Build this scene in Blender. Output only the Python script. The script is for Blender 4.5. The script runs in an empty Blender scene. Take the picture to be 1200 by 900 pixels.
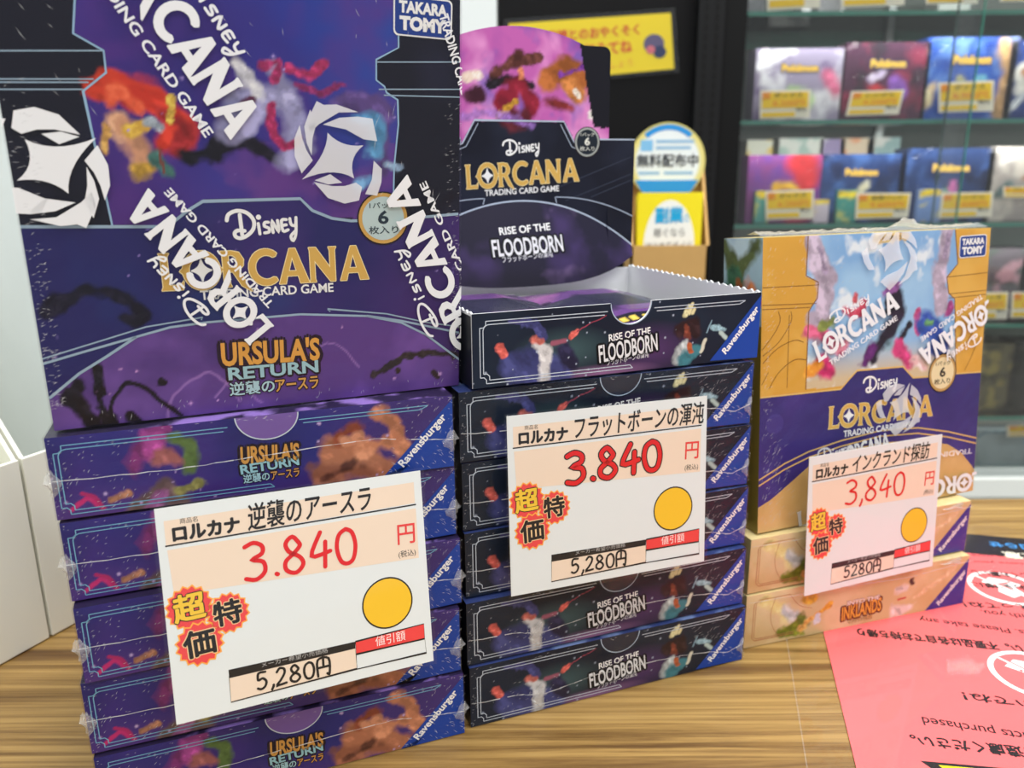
import bpy, math, random
import numpy as np
from mathutils import Vector, Matrix
from mathutils.geometry import tessellate_polygon

# ------------------------------------------------------------------ camera, world, light
scene = bpy.context.scene
COL = scene.collection
cam_d = bpy.data.cameras.new('camera')
cam = bpy.data.objects.new('camera', cam_d)
COL.objects.link(cam)
cam_d.sensor_width = 36.0
cam_d.lens = 936.25 / 1200 * 36
cam_d.clip_start = 0.01
PITCH, ROLL, CAMH = 0.26208, -0.00703, 0.2380
_cp, _sp, _c, _s = math.cos(PITCH), math.sin(PITCH), math.cos(ROLL), math.sin(ROLL)
_up0 = Vector((0, _sp, _cp)); _r0 = Vector((1, 0, 0)); _f = Vector((0, _cp, -_sp))
_r = _r0 * _c + _up0 * _s
_u = _up0 * _c - _r0 * _s
cam.matrix_world = Matrix(((_r.x, _u.x, -_f.x, 0), (_r.y, _u.y, -_f.y, 0), (_r.z, _u.z, -_f.z, CAMH), (0, 0, 0, 1)))
cam_d.dof.use_dof = True
cam_d.dof.focus_distance = 0.315
cam_d.dof.aperture_fstop = 11.0
scene.camera = cam

world = bpy.data.worlds.new('store_ambient')
scene.world = world
world.use_nodes = True
world.node_tree.nodes['Background'].inputs[0].default_value = (0.93, 0.97, 1.0, 1)
world.node_tree.nodes['Background'].inputs[1].default_value = 0.80
scene.view_settings.view_transform = 'Standard'
scene.view_settings.look = 'None'
scene.view_settings.gamma = 1.0
scene.view_settings.exposure = -0.30
scene.view_settings.use_curve_mapping = False
scene.cycles.max_bounces = 10
scene.cycles.transparent_max_bounces = 32
scene.cycles.caustics_reflective = False
scene.cycles.caustics_refractive = False
scene.cycles.sample_clamp_indirect = 4.0

def strip_light(loc, size, energy, rot=(0, 0, 0), color=(1.0, 0.985, 0.955)):
    d = bpy.data.lights.new('ceiling_lamp', 'AREA')
    d.shape = 'RECTANGLE'; d.size, d.size_y = size; d.energy = energy; d.color = color
    o = bpy.data.objects.new('ceiling_lamp', d); COL.objects.link(o)
    o.location = loc; o.rotation_euler = rot
    return o
# rows of shop fluorescents
for (x, y) in ((-1.2, -1.3), (0.25, -1.3), (1.6, -1.3), (-1.0, -0.1), (0.5, -0.1), (1.7, 0.2), (0.2, 0.95), (1.3, 1.0)):
    strip_light((x, y, 2.25), (1.2, 0.16), 27.0)

# ------------------------------------------------------------------ materials
def lin(c):
    return tuple(((v / 255) / 12.92 if v / 255 <= 0.04045 else (((v / 255) + 0.055) / 1.055) ** 2.4) for v in c)
_mats = {}
def M(rgb, rough=0.45, spec=0.22, metal=0.0, name=None):
    key = (rgb, rough, spec, metal)
    if key not in _mats:
        m = bpy.data.materials.new(name or 'print_%d_%d_%d' % rgb)
        m.use_nodes = True
        b = m.node_tree.nodes['Principled BSDF']
        b.inputs['Base Color'].default_value = (*lin(rgb), 1)
        b.inputs['Roughness'].default_value = rough
        b.inputs['Specular IOR Level'].default_value = spec
        b.inputs['Metallic'].default_value = metal
        _mats[key] = m
    return _mats[key]
def node(nt, t, **kw):
    n = nt.nodes.new(t)
    for k, v in kw.items():
        setattr(n, k, v)
    return n
def art_material(name, rough=0.42, spec=0.2):
    m = bpy.data.materials.new(name); m.use_nodes = True
    nt = m.node_tree; b = nt.nodes['Principled BSDF']
    a = node(nt, 'ShaderNodeVertexColor', layer_name='ink')
    nt.links.new(a.outputs['Color'], b.inputs['Base Color'])
    b.inputs['Roughness'].default_value = rough
    b.inputs['Specular IOR Level'].default_value = spec
    return m
ART = art_material('printed_card_stock')
def film_material(name, base=0.004, scale=(60, 60, 60), bump=0.35, rough=0.08, tint=(1, 1, 1), dist=0.002, haze=0.0, cap_=0.22):
    m = bpy.data.materials.new(name); m.use_nodes = True
    nt = m.node_tree; nt.nodes.clear()
    out = node(nt, 'ShaderNodeOutputMaterial')
    mix = node(nt, 'ShaderNodeMixShader')
    tr = node(nt, 'ShaderNodeBsdfTransparent'); tr.inputs[0].default_value = (*tint, 1)
    gl = node(nt, 'ShaderNodeBsdfGlossy'); gl.inputs['Roughness'].default_value = rough
    fr = node(nt, 'ShaderNodeFresnel'); fr.inputs['IOR'].default_value = 1.45
    mul = node(nt, 'ShaderNodeMath', operation='MULTIPLY'); mul.inputs[1].default_value = 0.38
    cap = node(nt, 'ShaderNodeMath', operation='MINIMUM'); cap.inputs[1].default_value = cap_
    add = node(nt, 'ShaderNodeMath', operation='ADD'); add.inputs[1].default_value = base
    tc = node(nt, 'ShaderNodeTexCoord'); mp = node(nt, 'ShaderNodeMapping'); mp.inputs['Scale'].default_value = scale
    nz = node(nt, 'ShaderNodeTexNoise'); nz.inputs['Scale'].default_value = 1.0; nz.inputs['Detail'].default_value = 5.0
    nz.inputs['Roughness'].default_value = 0.62; nz.inputs['Distortion'].default_value = 0.8
    bp = node(nt, 'ShaderNodeBump'); bp.inputs['Strength'].default_value = bump; bp.inputs['Distance'].default_value = dist
    L = nt.links.new
    L(tc.outputs['Object'], mp.inputs['Vector']); L(mp.outputs[0], nz.inputs['Vector']); L(nz.outputs['Fac'], bp.inputs['Height'])
    L(bp.outputs[0], gl.inputs['Normal']); L(bp.outputs[0], fr.inputs['Normal'])
    L(fr.outputs[0], mul.inputs[0]); L(mul.outputs[0], cap.inputs[0]); L(cap.outputs[0], add.inputs[0]); L(add.outputs[0], mix.inputs[0]); L(tr.outputs[0], mix.inputs[1]); L(gl.outputs[0], mix.inputs[2])
    if haze > 0:
        df = node(nt, 'ShaderNodeBsdfDiffuse'); df.inputs[0].default_value = (0.9, 0.9, 0.9, 1)
        m2 = node(nt, 'ShaderNodeMixShader'); m2.inputs[0].default_value = haze
        L(mix.outputs[0], m2.inputs[1]); L(df.outputs[0], m2.inputs[2]); L(m2.outputs[0], out.inputs[0])
    else:
        L(mix.outputs[0], out.inputs[0])
    return m
FILM = film_material('shrink_film', scale=(90, 90, 170), bump=0.30)
FILM_BIG = film_material('shrink_film_smooth', scale=(45, 45, 90), bump=0.10)
CRINKLE = film_material('crumpled_film', base=0.10, scale=(500, 500, 500), bump=0.9, rough=0.25, haze=0.14)
SLEEVE = film_material('clear_sleeve', base=0.02, scale=(20, 20, 20), bump=0.05, rough=0.05, cap_=0.05)
def ink_film(name, alpha):
    m = bpy.data.materials.new(name); m.use_nodes = True
    nt = m.node_tree; b = nt.nodes['Principled BSDF']
    b.inputs['Base Color'].default_value = (*lin((236, 238, 242)), 1)
    b.inputs['Roughness'].default_value = 0.4
    b.inputs['Alpha'].default_value = alpha
    return m
WHITE_INK = ink_film('white_film_ink', 0.90)
PALE_INK = ink_film('pale_film_ink', 0.66)
SOFT_INK = ink_film('soft_film_ink', 0.80)
FAINT_INK = ink_film('faint_film_ink', 0.5)
def glass_material(name='thin_glass', tint=(0.93, 0.97, 0.95), fac=0.03):
    m = bpy.data.materials.new(name); m.use_nodes = True
    nt = m.node_tree; nt.nodes.clear()
    out = node(nt, 'ShaderNodeOutputMaterial'); mix = node(nt, 'ShaderNodeMixShader')
    tr = node(nt, 'ShaderNodeBsdfTransparent'); tr.inputs[0].default_value = (*tint, 1)
    gl = node(nt, 'ShaderNodeBsdfGlossy'); gl.inputs['Roughness'].default_value = 0.03
    lw = node(nt, 'ShaderNodeFresnel'); lw.inputs['IOR'].default_value = 1.4
    ad = node(nt, 'ShaderNodeMath', operation='ADD'); ad.inputs[1].default_value = fac
    L = nt.links.new
    L(lw.outputs[0], ad.inputs[0]); L(ad.outputs[0], mix.inputs[0]); L(tr.outputs[0], mix.inputs[1]); L(gl.outputs[0], mix.inputs[2]); L(mix.outputs[0], out.inputs[0])
    return m
GLASS = glass_material(tint=(.985, .995, .99), fac=.012)
GLASS_EDGE = M((70, 150, 130), 0.15, 0.6)

def wood_material():
    m = bpy.data.materials.new('oak_laminate'); m.use_nodes = True
    nt = m.node_tree; b = nt.nodes['Principled BSDF']; L = nt.links.new
    tc = node(nt, 'ShaderNodeTexCoord')
    mp = node(nt, 'ShaderNodeMapping'); mp.inputs['Rotation'].default_value = (0, 0, math.radians(15)); mp.inputs['Scale'].default_value = (1.3, 40, 1)
    n1 = node(nt, 'ShaderNodeTexNoise'); n1.inputs['Scale'].default_value = 1.7; n1.inputs['Detail'].default_value = 9; n1.inputs['Roughness'].default_value = 0.70; n1.inputs['Distortion'].default_value = .5
    mp2 = node(nt, 'ShaderNodeMapping'); mp2.inputs['Rotation'].default_value = (0, 0, math.radians(15)); mp2.inputs['Scale'].default_value = (4, 230, 1)
    n2 = node(nt, 'ShaderNodeTexNoise'); n2.inputs['Scale'].default_value = 1.5; n2.inputs['Detail'].default_value = 4
    r1 = node(nt, 'ShaderNodeValToRGB'); e = r1.color_ramp.elements
    e[0].position = 0.30; e[0].color = (*lin((98, 68, 36)), 1); e[1].position = 0.72; e[1].color = (*lin((190, 158, 100)), 1)
    for p, c in ((0.40, (122, 92, 50)), (0.48, (158, 126, 72)), (0.60, (172, 140, 84))):
        x = e.new(p); x.color = (*lin(c), 1)
    r2 = node(nt, 'ShaderNodeValToRGB'); r2.color_ramp.elements[0].position = 0.35; r2.color_ramp.elements[0].color = (0.50, 0.44, 0.36, 1); r2.color_ramp.elements[1].position = 0.6; r2.color_ramp.elements[1].color = (1, 1, 1, 1)
    mx = node(nt, 'ShaderNodeMix', data_type='RGBA', blend_type='MULTIPLY'); mx.inputs[0].default_value = 0.9
    L(tc.outputs['Object'], mp.inputs[0]); L(mp.outputs[0], n1.inputs['Vector']); L(n1.outputs['Fac'], r1.inputs[0])
    L(tc.outputs['Object'], mp2.inputs[0]); L(mp2.outputs[0], n2.inputs['Vector']); L(n2.outputs['Fac'], r2.inputs[0])
    L(r1.outputs[0], mx.inputs[6]); L(r2.outputs[0], mx.inputs[7]); L(mx.outputs[2], b.inputs['Base Color'])
    b.inputs['Roughness'].default_value = 0.38
    bp = node(nt, 'ShaderNodeBump'); bp.inputs['Strength'].default_value = 0.08; bp.inputs['Distance'].default_value = 0.001
    L(n2.outputs['Fac'], bp.inputs['Height']); L(bp.outputs[0], b.inputs['Normal'])
    return m
WOOD = wood_material()
def rough_material(name, rgb, rough=0.6, var=0.08, scale=30, spec=0.35):
    m = bpy.data.materials.new(name); m.use_nodes = True
    nt = m.node_tree; b = nt.nodes['Principled BSDF']; L = nt.links.new
    tc = node(nt, 'ShaderNodeTexCoord'); nz = node(nt, 'ShaderNodeTexNoise'); nz.inputs['Scale'].default_value = scale; nz.inputs['Detail'].default_value = 3
    hs = node(nt, 'ShaderNodeMix', data_type='RGBA'); c = lin(rgb)
    hs.inputs[6].default_value = (*[v * (1 - var) for v in c], 1); hs.inputs[7].default_value = (*[min(1, v * (1 + var)) for v in c], 1)
    L(tc.outputs['Object'], nz.inputs['Vector']); L(nz.outputs['Fac'], hs.inputs[0]); L(hs.outputs[2], b.inputs['Base Color'])
    b.inputs['Roughness'].default_value = rough; b.inputs['Specular IOR Level'].default_value = spec
    return m

# ------------------------------------------------------------------ object helpers
def tag(o, label, cat, group=None, kind=None):
    o['label'] = label; o['category'] = cat
    if group: o['group'] = group
    if kind: o['kind'] = kind
    return o
def thing(name, label, cat, loc=(0, 0, 0), yaw=0.0, group=None):
    o = bpy.data.objects.new(name, None); COL.objects.link(o)
    o.empty_display_size = 0.02
    o.location = loc; o.rotation_euler = (0, 0, yaw)
    return tag(o, label, cat, group)
class MB:
    """collects faces and links them as one mesh object"""
    def __init__(self):
        self.v = []; self.f = []; self.m = []; self.mats = []; self.ink = {}
    def mi(self, mat):
        if mat not in self.mats: self.mats.append(mat)
        return self.mats.index(mat)
    def add(self, verts, faces, mat):
        k = len(self.v); i = self.mi(mat)
        self.v.extend([tuple(p) for p in verts])
        for f in faces:
            self.f.append(tuple(k + q for q in f)); self.m.append(i)
        return k
    def box(self, x0, x1, y0, y1, z0, z1, mat, skip=''):
        v = [(x0, y0, z0), (x1, y0, z0), (x1, y1, z0), (x0, y1, z0), (x0, y0, z1), (x1, y0, z1), (x1, y1, z1), (x0, y1, z1)]
        fs = dict(b=(0, 3, 2, 1), t=(4, 5, 6, 7), f=(0, 1, 5, 4), r=(1, 2, 6, 5), k=(2, 3, 7, 6), l=(3, 0, 4, 7))
        self.add(v, [fs[q] for q in fs if q not in skip], mat)
    def prism(self, poly, d0, d1, mat, axis='y'):
        """poly in (x,z) extruded along y (axis y), or (x,y) extruded along z (axis z), or (y,z) along x"""
        n = len(poly)
        def P(p, d):
            return (p[0], d, p[1]) if axis == 'y' else ((p[0], p[1], d) if axis == 'z' else (d, p[0], p[1]))
        v = [P(p, d0) for p in poly] + [P(p, d1) for p in poly]
        tris = tessellate_polygon([[Vector((p[0], p[1], 0)) for p in poly]])
        f = [tuple(t) for t in tris] + [tuple(n + q for q in t[::-1]) for t in tris]
        f += [(i, (i + 1) % n, n + (i + 1) % n, n + i) for i in range(n)]
        self.add(v, f, mat)
    def build(self, name, parent=None, smooth=False, bevel=0.0, fix=False):
        me = bpy.data.meshes.new(name)
        me.from_pydata(self.v, [], self.f); 
        for mt in self.mats: me.materials.append(mt)
        me.polygons.foreach_set('material_index', self.m)
        if smooth: me.polygons.foreach_set('use_smooth', [True] * len(self.f))
        if self.ink:
            ca = me.color_attributes.new('ink', 'FLOAT_COLOR', 'POINT')
            arr = np.ones((len(self.v), 4), np.float32)
            for k, c in self.ink.items(): arr[k:k + len(c), :3] = c
            ca.data.foreach_set('color', arr.ravel())
        me.update()
        if fix:
            import bmesh
            bm = bmesh.new(); bm.from_mesh(me); bmesh.ops.recalc_face_normals(bm, faces=bm.faces); bm.to_mesh(me); bm.free()
        o = bpy.data.objects.new(name, me); COL.objects.link(o)
        if parent: o.parent = parent
        if bevel:
            b = o.modifiers.new('bevel', 'BEVEL'); b.width = bevel; b.segments = 2; b.limit_method = 'ANGLE'
        return o
def copy_tree(o, parent=None):
    c = o.copy(); COL.objects.link(c)
    if parent: c.parent = parent
    for ch in list(o.children):
        copy_tree(ch, c)
    return c

# ------------------------------------------------------------------ lettering and printing on flat faces
_txt = {}
def glyphs(s, bold=0.0, res=3):
    key = (s, bold, res)
    if key not in _txt:
        cu = bpy.data.curves.new('t', 'FONT'); cu.body = s; cu.resolution_u = res; cu.offset = bold
        ob = bpy.data.objects.new('t', cu); COL.objects.link(ob)
        bpy.context.view_layer.update()
        me = bpy.data.meshes.new_from_object(ob.evaluated_get(bpy.context.evaluated_depsgraph_get()))
        V = np.array([v.co[:2] for v in me.vertices]); F = [tuple(p.vertices) for p in me.polygons]
        bpy.data.objects.remove(ob); bpy.data.curves.remove(cu); bpy.data.meshes.remove(me)
        em = V.max(0) - V.min(0)
        V = (V - V.min(0)) / np.maximum(em, 1e-6)
        _txt[key] = (V, F, em)
    return _txt[key]
def clip_rect(poly, w0, w1, h0, h1):
    for ax, lim, sgn in ((0, w0, 1), (0, w1, -1), (1, h0, 1), (1, h1, -1)):
        out = []
        for i in range(len(poly)):
            a, b = poly[i - 1], poly[i]
            da, db = (a[ax] - lim) * sgn, (b[ax] - lim) * sgn
            if (da >= 0) != (db >= 0):
                t = da / (da - db); out.append((a[0] + (b[0] - a[0]) * t, a[1] + (b[1] - a[1]) * t))
            if db >= 0: out.append(b)
        poly = out
        if len(poly) < 3: return []
    return poly
LORC = {
 'L': (0.62, [[(0, 0), (.60, 0), (.64, .25), (.55, .13), (.23, .13), (.23, .9), (.29, 1), (0, 1), (.05, .9), (.05, .1)]]),
 'R': (0.80, [[(0, 0), (.27, 0), (.22, .1), (.22, .42), (.32, .42), (.56, .02), (.86, -.16), (.50, .46), (.64, .58), (.66, .76), (.54, .95), (.32, 1), (0, 1), (.05, .9), (.05, .1)], [(.22, .54), (.36, .54), (.46, .66), (.45, .8), (.34, .88), (.22, .88)]]),
 'A': (0.94, [[(0, 0), (.20, 0), (.26, .22), (.60, .22), (.66, 0), (.94, 0), (.54, 1), (.36, 1)], [(.31, .36), (.55, .36), (.43, .76)]]),
 'N': (0.96, [[(0, 0), (.20, 0), (.17, .1), (.17, .62), (.66, 0), (.82, 0), (.82, .9), (.87, 1), (.62, 1), (.66, .9), (.66, .40), (.22, 1), (0, 1), (.03, .9), (.03, .1)]]),
}
def _ring(cx, cy, r, a0, a1, n):
    return [(cx + r * math.cos(a0 + (a1 - a0) * i / n), cy + r * math.sin(a0 + (a1 - a0) * i / n)) for i in range(n + 1)]
LORC['C'] = (0.86, [_ring(.5, .5, .52, math.radians(48), math.radians(312), 18) + [(.80, .20)] + _ring(.52, .5, .34, math.radians(305), math.radians(55), 16) + [(.80, .80)]])
def star4(cx, cy, r, ax=1.0, n=6):
    tips = [(cx + r, cy), (cx, cy + r * ax), (cx - r, cy), (cx, cy - r * ax)]; out = []
    for i in range(4):
        a, b = tips[i], tips[(i + 1) % 4]
        c = (cx + (a[0] + b[0] - 2 * cx) * 0.16, cy + (a[1] + b[1] - 2 * cy) * 0.16)
        for k in range(n):
            t = k / n; out.append(((1 - t) ** 2 * a[0] + 2 * t * (1 - t) * c[0] + t * t * b[0], (1 - t) ** 2 * a[1] + 2 * t * (1 - t) * c[1] + t * t * b[1]))
    return out
LORC['O'] = (1.08, [_ring(.53, .5, .54, 0, 2 * math.pi, 30)[:-1], _ring(.53, .5, .36, 0, 2 * math.pi, 26)[:-1]])
DISNEY = [[(.60, .10), (.64, .86)], [(-.02, .70), (.12, .92), (.55, 1.02), (1.0, .90), (1.26, .60), (1.18, .28), (.85, .06), (.5, -.02), (.28, .06), (.26, .20), (.42, .28), (.75, .24)],
          [(1.46, .06), (1.46, .46)], [(1.96, .47), (1.78, .47), (1.74, .34), (1.94, .24), (1.92, .10), (1.70, .08)],
          [(2.12, .06), (2.14, .48), (2.40, .08), (2.42, .50)], [(2.86, .50), (2.62, .48), (2.62, .08), (2.88, .10)], [(2.62, .29), (2.82, .30)],
          [(3.04, .52), (3.08, .28), (3.28, .26), (3.36, .54)], [(3.34, .42), (3.24, -.08), (3.06, -.34), (2.98, -.16), (3.22, .02)]]
EMB = [  # the swirl emblem, traced round the origin, y up, radius about one
 [(-.55, .73), (-.46, 1.05), (-.10, 1.12), (.30, .98), (.62, .60), (.18, .70), (-.12, .70), (-.40, .62)],
 [(-.06, .62), (.28, .66), (.60, .56), (.22, .42)],
 [(-.92, .94), (-.62, .90), (-.80, .55), (-.86, .10), (-1.06, .30), (-1.04, .62)],
 [(-.96, -.36), (-.62, -.40), (-.20, -.62), (.34, -.72), (-.05, -.88), (-.50, -.92), (-.86, -.88)],
 [(-.52, -1.02), (-.05, -1.00), (.44, -.72), (.66, -.52), (.70, -.80), (.46, -1.24), (.30, -1.16), (.0, -1.18)],
 [(.62, .10), (.90, .40), (1.04, 0), (1.02, -.40), (.88, -.70), (.84, -.40), (.76, -.14)],
 [(.64, -.02), (.74, -.30), (.78, -.66), (.62, -1.05), (.50, -.72), (.60, -.40)],
]
def _curved(tips, cx, cy, k=.30, n=7):
    out = []
    for i in range(len(tips)):
        a, b = tips[i], tips[(i + 1) % len(tips)]
        c = (cx + (a[0] + b[0] - 2 * cx) * k, cy + (a[1] + b[1] - 2 * cy) * k)
        for q in range(n):
            t = q / n; out.append(((1 - t) ** 2 * a[0] + 2 * t * (1 - t) * c[0] + t * t * b[0], (1 - t) ** 2 * a[1] + 2 * t * (1 - t) * c[1] + t * t * b[1]))
    return out
EMB.append(_curved([(-.36, .52), (.90, .54), (.24, -.54), (-.62, -.26)], 0.02, -.02, .22))

class Sheet:
    """printing on one face: u to the right, v up, both in mm; layers stack a hair's breadth apart"""
    def __init__(self, mb, w, h, mapf=None, clip=None, step=4.5e-5):
        self.mb, self.w, self.h, self.step = mb, w, h, step
        self.mapf = mapf or (lambda u, v, d: (u / 1000, -d, v / 1000))
        self.clip = clip or (0, w, 0, h)
    def tris(self, polys, mat, layer):
        vs, fs = [], []
        for p in polys:
            q = [tuple(x) for x in p]
            c = self.clip
            if any(x < c[0] or x > c[1] or y < c[2] or y > c[3] for x, y in q): q = clip_rect(q, *c)
            if len(q) < 3: continue
            a = sum(q[i - 1][0] * q[i][1] - q[i][0] * q[i - 1][1] for i in range(len(q)))
            if a < 0: q = q[::-1]
            k = len(vs); vs += [self.mapf(x, y, layer * self.step) for x, y in q]; fs.append(tuple(range(k, k + len(q))))
        if fs: self.mb.add(vs, fs, mat)
    def poly(self, loops, mat, layer=1):
        if isinstance(loops[0][0], (int, float)): loops = [loops]
        flat = [p for l in loops for p in l]
        t = tessellate_polygon([[Vector((p[0], p[1], 0)) for p in l] for l in loops])
        self.tris([[flat[i] for i in f] for f in t], mat, layer)
    def stroke(self, pts, wd, mat, layer=1, closed=False, smooth=0, taper=None):
        if smooth: pts = spline(pts, smooth, closed)
        n = len(pts); P = []
        L, R = [], []
        for i in range(n):
            a = pts[i - 1] if (i > 0 or closed) else pts[i]; b = pts[(i + 1) % n] if (i < n - 1 or closed) else pts[i]
            dx, dy = b[0] - a[0], b[1] - a[1]; l = math.hypot(dx, dy) or 1
            k = wd / 2 * (taper[0] + (taper[1] - taper[0]) * i / max(1, n - 1) if taper else 1)
            nx, ny = -dy / l * k, dx / l * k
            if 0 < i < n - 1 or closed:
                e1 = (pts[i][0] - a[0], pts[i][1] - a[1]); l1 = math.hypot(*e1) or 1
                cs = max(.5, abs((e1[0] * dx + e1[1] * dy) / (l1 * l))); nx /= cs; ny /= cs
            L.append((pts[i][0] + nx, pts[i][1] + ny)); R.append((pts[i][0] - nx, pts[i][1] - ny))
        for i in range(n if closed else n - 1):
            j = (i + 1) % n
            P.append([R[i], R[j], L[j], L[i]])
        self.tris(P, mat, layer)
        return P
    def brush(self, pts, wd, mat, layer=1, smooth=4):
        """a marker stroke with round ends"""
        pts = spline(pts, smooth, False) if len(pts) > 2 else pts
        self.stroke(pts, wd, mat, layer)
        for p in (pts[0], pts[-1]): self.disc(p, wd / 2, mat, layer + (.05 if p is pts[0] else .1), n=10)
    def disc(self, c, r, mat, layer=1, n=28, ry=None, rot=0):
        ry = ry or r; cr, sr = math.cos(rot), math.sin(rot)
        q = [(r * math.cos(2 * math.pi * i / n), ry * math.sin(2 * math.pi * i / n)) for i in range(n)]
        self.tris([[(c[0] + x * cr - y * sr, c[1] + x * sr + y * cr) for x, y in q]], mat, layer)
    def rrect(self, c, w, h, r, mat, layer=1, rot=0):
        q = []
        for sx, sy, a in ((1, 1, 0), (-1, 1, 90), (-1, -1, 180), (1, -1, 270)):
            q += [(sx * (w / 2 - r) + r * math.cos(math.radians(a + t)), sy * (h / 2 - r) + r * math.sin(math.radians(a + t))) for t in (0, 22, 45, 68, 90)]
        cr, sr = math.cos(rot), math.sin(rot)
        self.tris([[(c[0] + x * cr - y * sr, c[1] + x * sr + y * cr) for x, y in q]], mat, layer)
    def frame(self, p0, p1, hgt):
        dx, dy = p1[0] - p0[0], p1[1] - p0[1]; l = math.hypot(dx, dy); return l, (dx / l, dy / l)
    def place(self, V, p0, p1, hgt, shear=0.0):
        l, (cx, cy) = self.frame(p0, p1, hgt)
        return [(p0[0] + (x * l + y * hgt * shear) * cx - y * hgt * cy, p0[1] + (x * l + y * hgt * shear) * cy + y * hgt * cx) for x, y in V]
    def text(self, s, p0, p1, hgt, mat, layer=2, bold=0.0, res=3, shear=0.0, outline=None, ow=0.04):
        cjk = any(ord(c) > 0x2e00 for c in s)
        if outline:
            self.fat(s, bold + ow, p0, p1, hgt, shear, outline, layer, res); layer += 1
        if cjk and bold > 0: return self.fat(s, bold, p0, p1, hgt, shear, mat, layer, res)
        V, F, em = glyphs(s, bold, res)
        W = self.place(V, p0, p1, hgt, shear)
        self.tris([[W[i] for i in f] for f in F], mat, layer)
    def fat(self, s, b, p0, p1, hgt, shear, mat, layer, res):
        """heavier lettering: the plain glyphs printed again in a small circle"""
        V, F, em = glyphs(s, 0.0, res); r = b * hgt / max(em[1], .2)
        for k in range(8):
            dx, dy = r * math.cos(k * math.pi / 4), r * math.sin(k * math.pi / 4)
            W = self.place(V, (p0[0] + dx, p0[1] + dy), (p1[0] + dx, p1[1] + dy), hgt, shear)
            self.tris([[W[i] for i in f] for f in F], mat, layer + .1 * k)
    def lorcana(self, p0, p1, hgt, mat, layer=2, star=None, outline=None, fat=.022):
        if fat:   # heavier letters: the same shapes printed in a small circle
            for k in range(6):
                a = k * math.pi / 3; d = (fat * hgt * math.cos(a), fat * hgt * math.sin(a))
                self.lorcana((p0[0] + d[0], p0[1] + d[1]), (p1[0] + d[0], p1[1] + d[1]), hgt, outline or mat, layer + .12 * k, star, None, 0)
            layer += .8
        x = 0; loops = []
        for ch in 'LORCANA':
            adv, ls = LORC[ch]
            loops.append((ch, [[(x + a, b) for a, b in l] for l in ls])); x += adv + .02
        x -= .02
        for ch, ls in loops:
            W = [self.place([(a / x, b) for a, b in l], p0, p1, hgt) for l in ls]
            self.poly(W, mat, layer)
            if ch == 'O':
                c = [self.place([(a / x, b) for a, b in star4(loops[1][1][0][0][0] - .54, .5, .30)], p0, p1, hgt)]
                self.poly(c, star or mat, layer)
                for sx, sy in ((-.54, 0), (.54, 0)):
                    cx = loops[1][1][0][0][0] - .54
                    self.poly(self.place([((cx + sx * .95) / x, .5 - .10), ((cx + sx * 1.16) / x, .5), ((cx + sx * .95) / x, .5 + .10)], p0, p1, hgt), mat, layer)
    def disney(self, p0, p1, hgt, mat, layer=2, wd=0.13):
        for k, s in enumerate(DISNEY):
            W = self.place([(x / 3.4, y) for x, y in s], p0, p1, hgt)
            self.brush(W, hgt * wd * (1.1 if k < 2 else .9), mat, layer + .08 * k)
        self.disc(self.place([(1.52 / 3.4, .70)], p0, p1, hgt)[0], hgt * .10, mat, layer + .75, 10)
    def emblem(self, c, r, rot, mat, layer=2):
        cr, sr = math.cos(rot), math.sin(rot)
        for k, l in enumerate(EMB):
            q = spline(l, 3, True) if k < 7 else l
            if k < 7: q = l
            self.poly([(c[0] + r * (x * cr - y * sr), c[1] + r * (x * sr + y * cr)) for x, y in q], mat, layer)
    def art(self, fn, cell, layer=0, keep=None, mat=None):
        nx, ny = max(2, int(self.w / cell)), max(2, int(self.h / cell))
        U, Vv = np.meshgrid(np.linspace(0, self.w, nx + 1), np.linspace(0, self.h, ny + 1))
        c = fn(U, Vv).reshape(-1, 3)
        vs = [self.mapf(u, v, layer * self.step) for u, v in zip(U.ravel(), Vv.ravel())]
        fs = []
        for j in range(ny):
            for i in range(nx):
                if keep and not keep((i + .5) * self.w / nx, (j + .5) * self.h / ny): continue
                a = j * (nx + 1) + i; fs.append((a, a + 1, a + nx + 2, a + nx + 1))
        k = self.mb.add(vs, fs, mat or ART)
        self.mb.ink[k] = c.astype(np.float32)
def spline(pts, sub=4, closed=False):
    n = len(pts); out = []
    for i in range(n if closed else n - 1):
        p0 = pts[i - 1] if (i > 0 or closed) else pts[i]; p1 = pts[i]; p2 = pts[(i + 1) % n]; p3 = pts[(i + 2) % n] if (i + 2 < n or closed) else p2
        for k in range(sub):
            t = k / sub; t2, t3 = t * t, t * t * t
            out.append(tuple(.5 * (2 * p1[q] + (p2[q] - p0[q]) * t + (2 * p0[q] - 5 * p1[q] + 4 * p2[q] - p3[q]) * t2 + (3 * p1[q] - p0[q] - 3 * p2[q] + p3[q]) * t3) for q in (0, 1)))
    if not closed: out.append(pts[-1])
    return out

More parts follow.
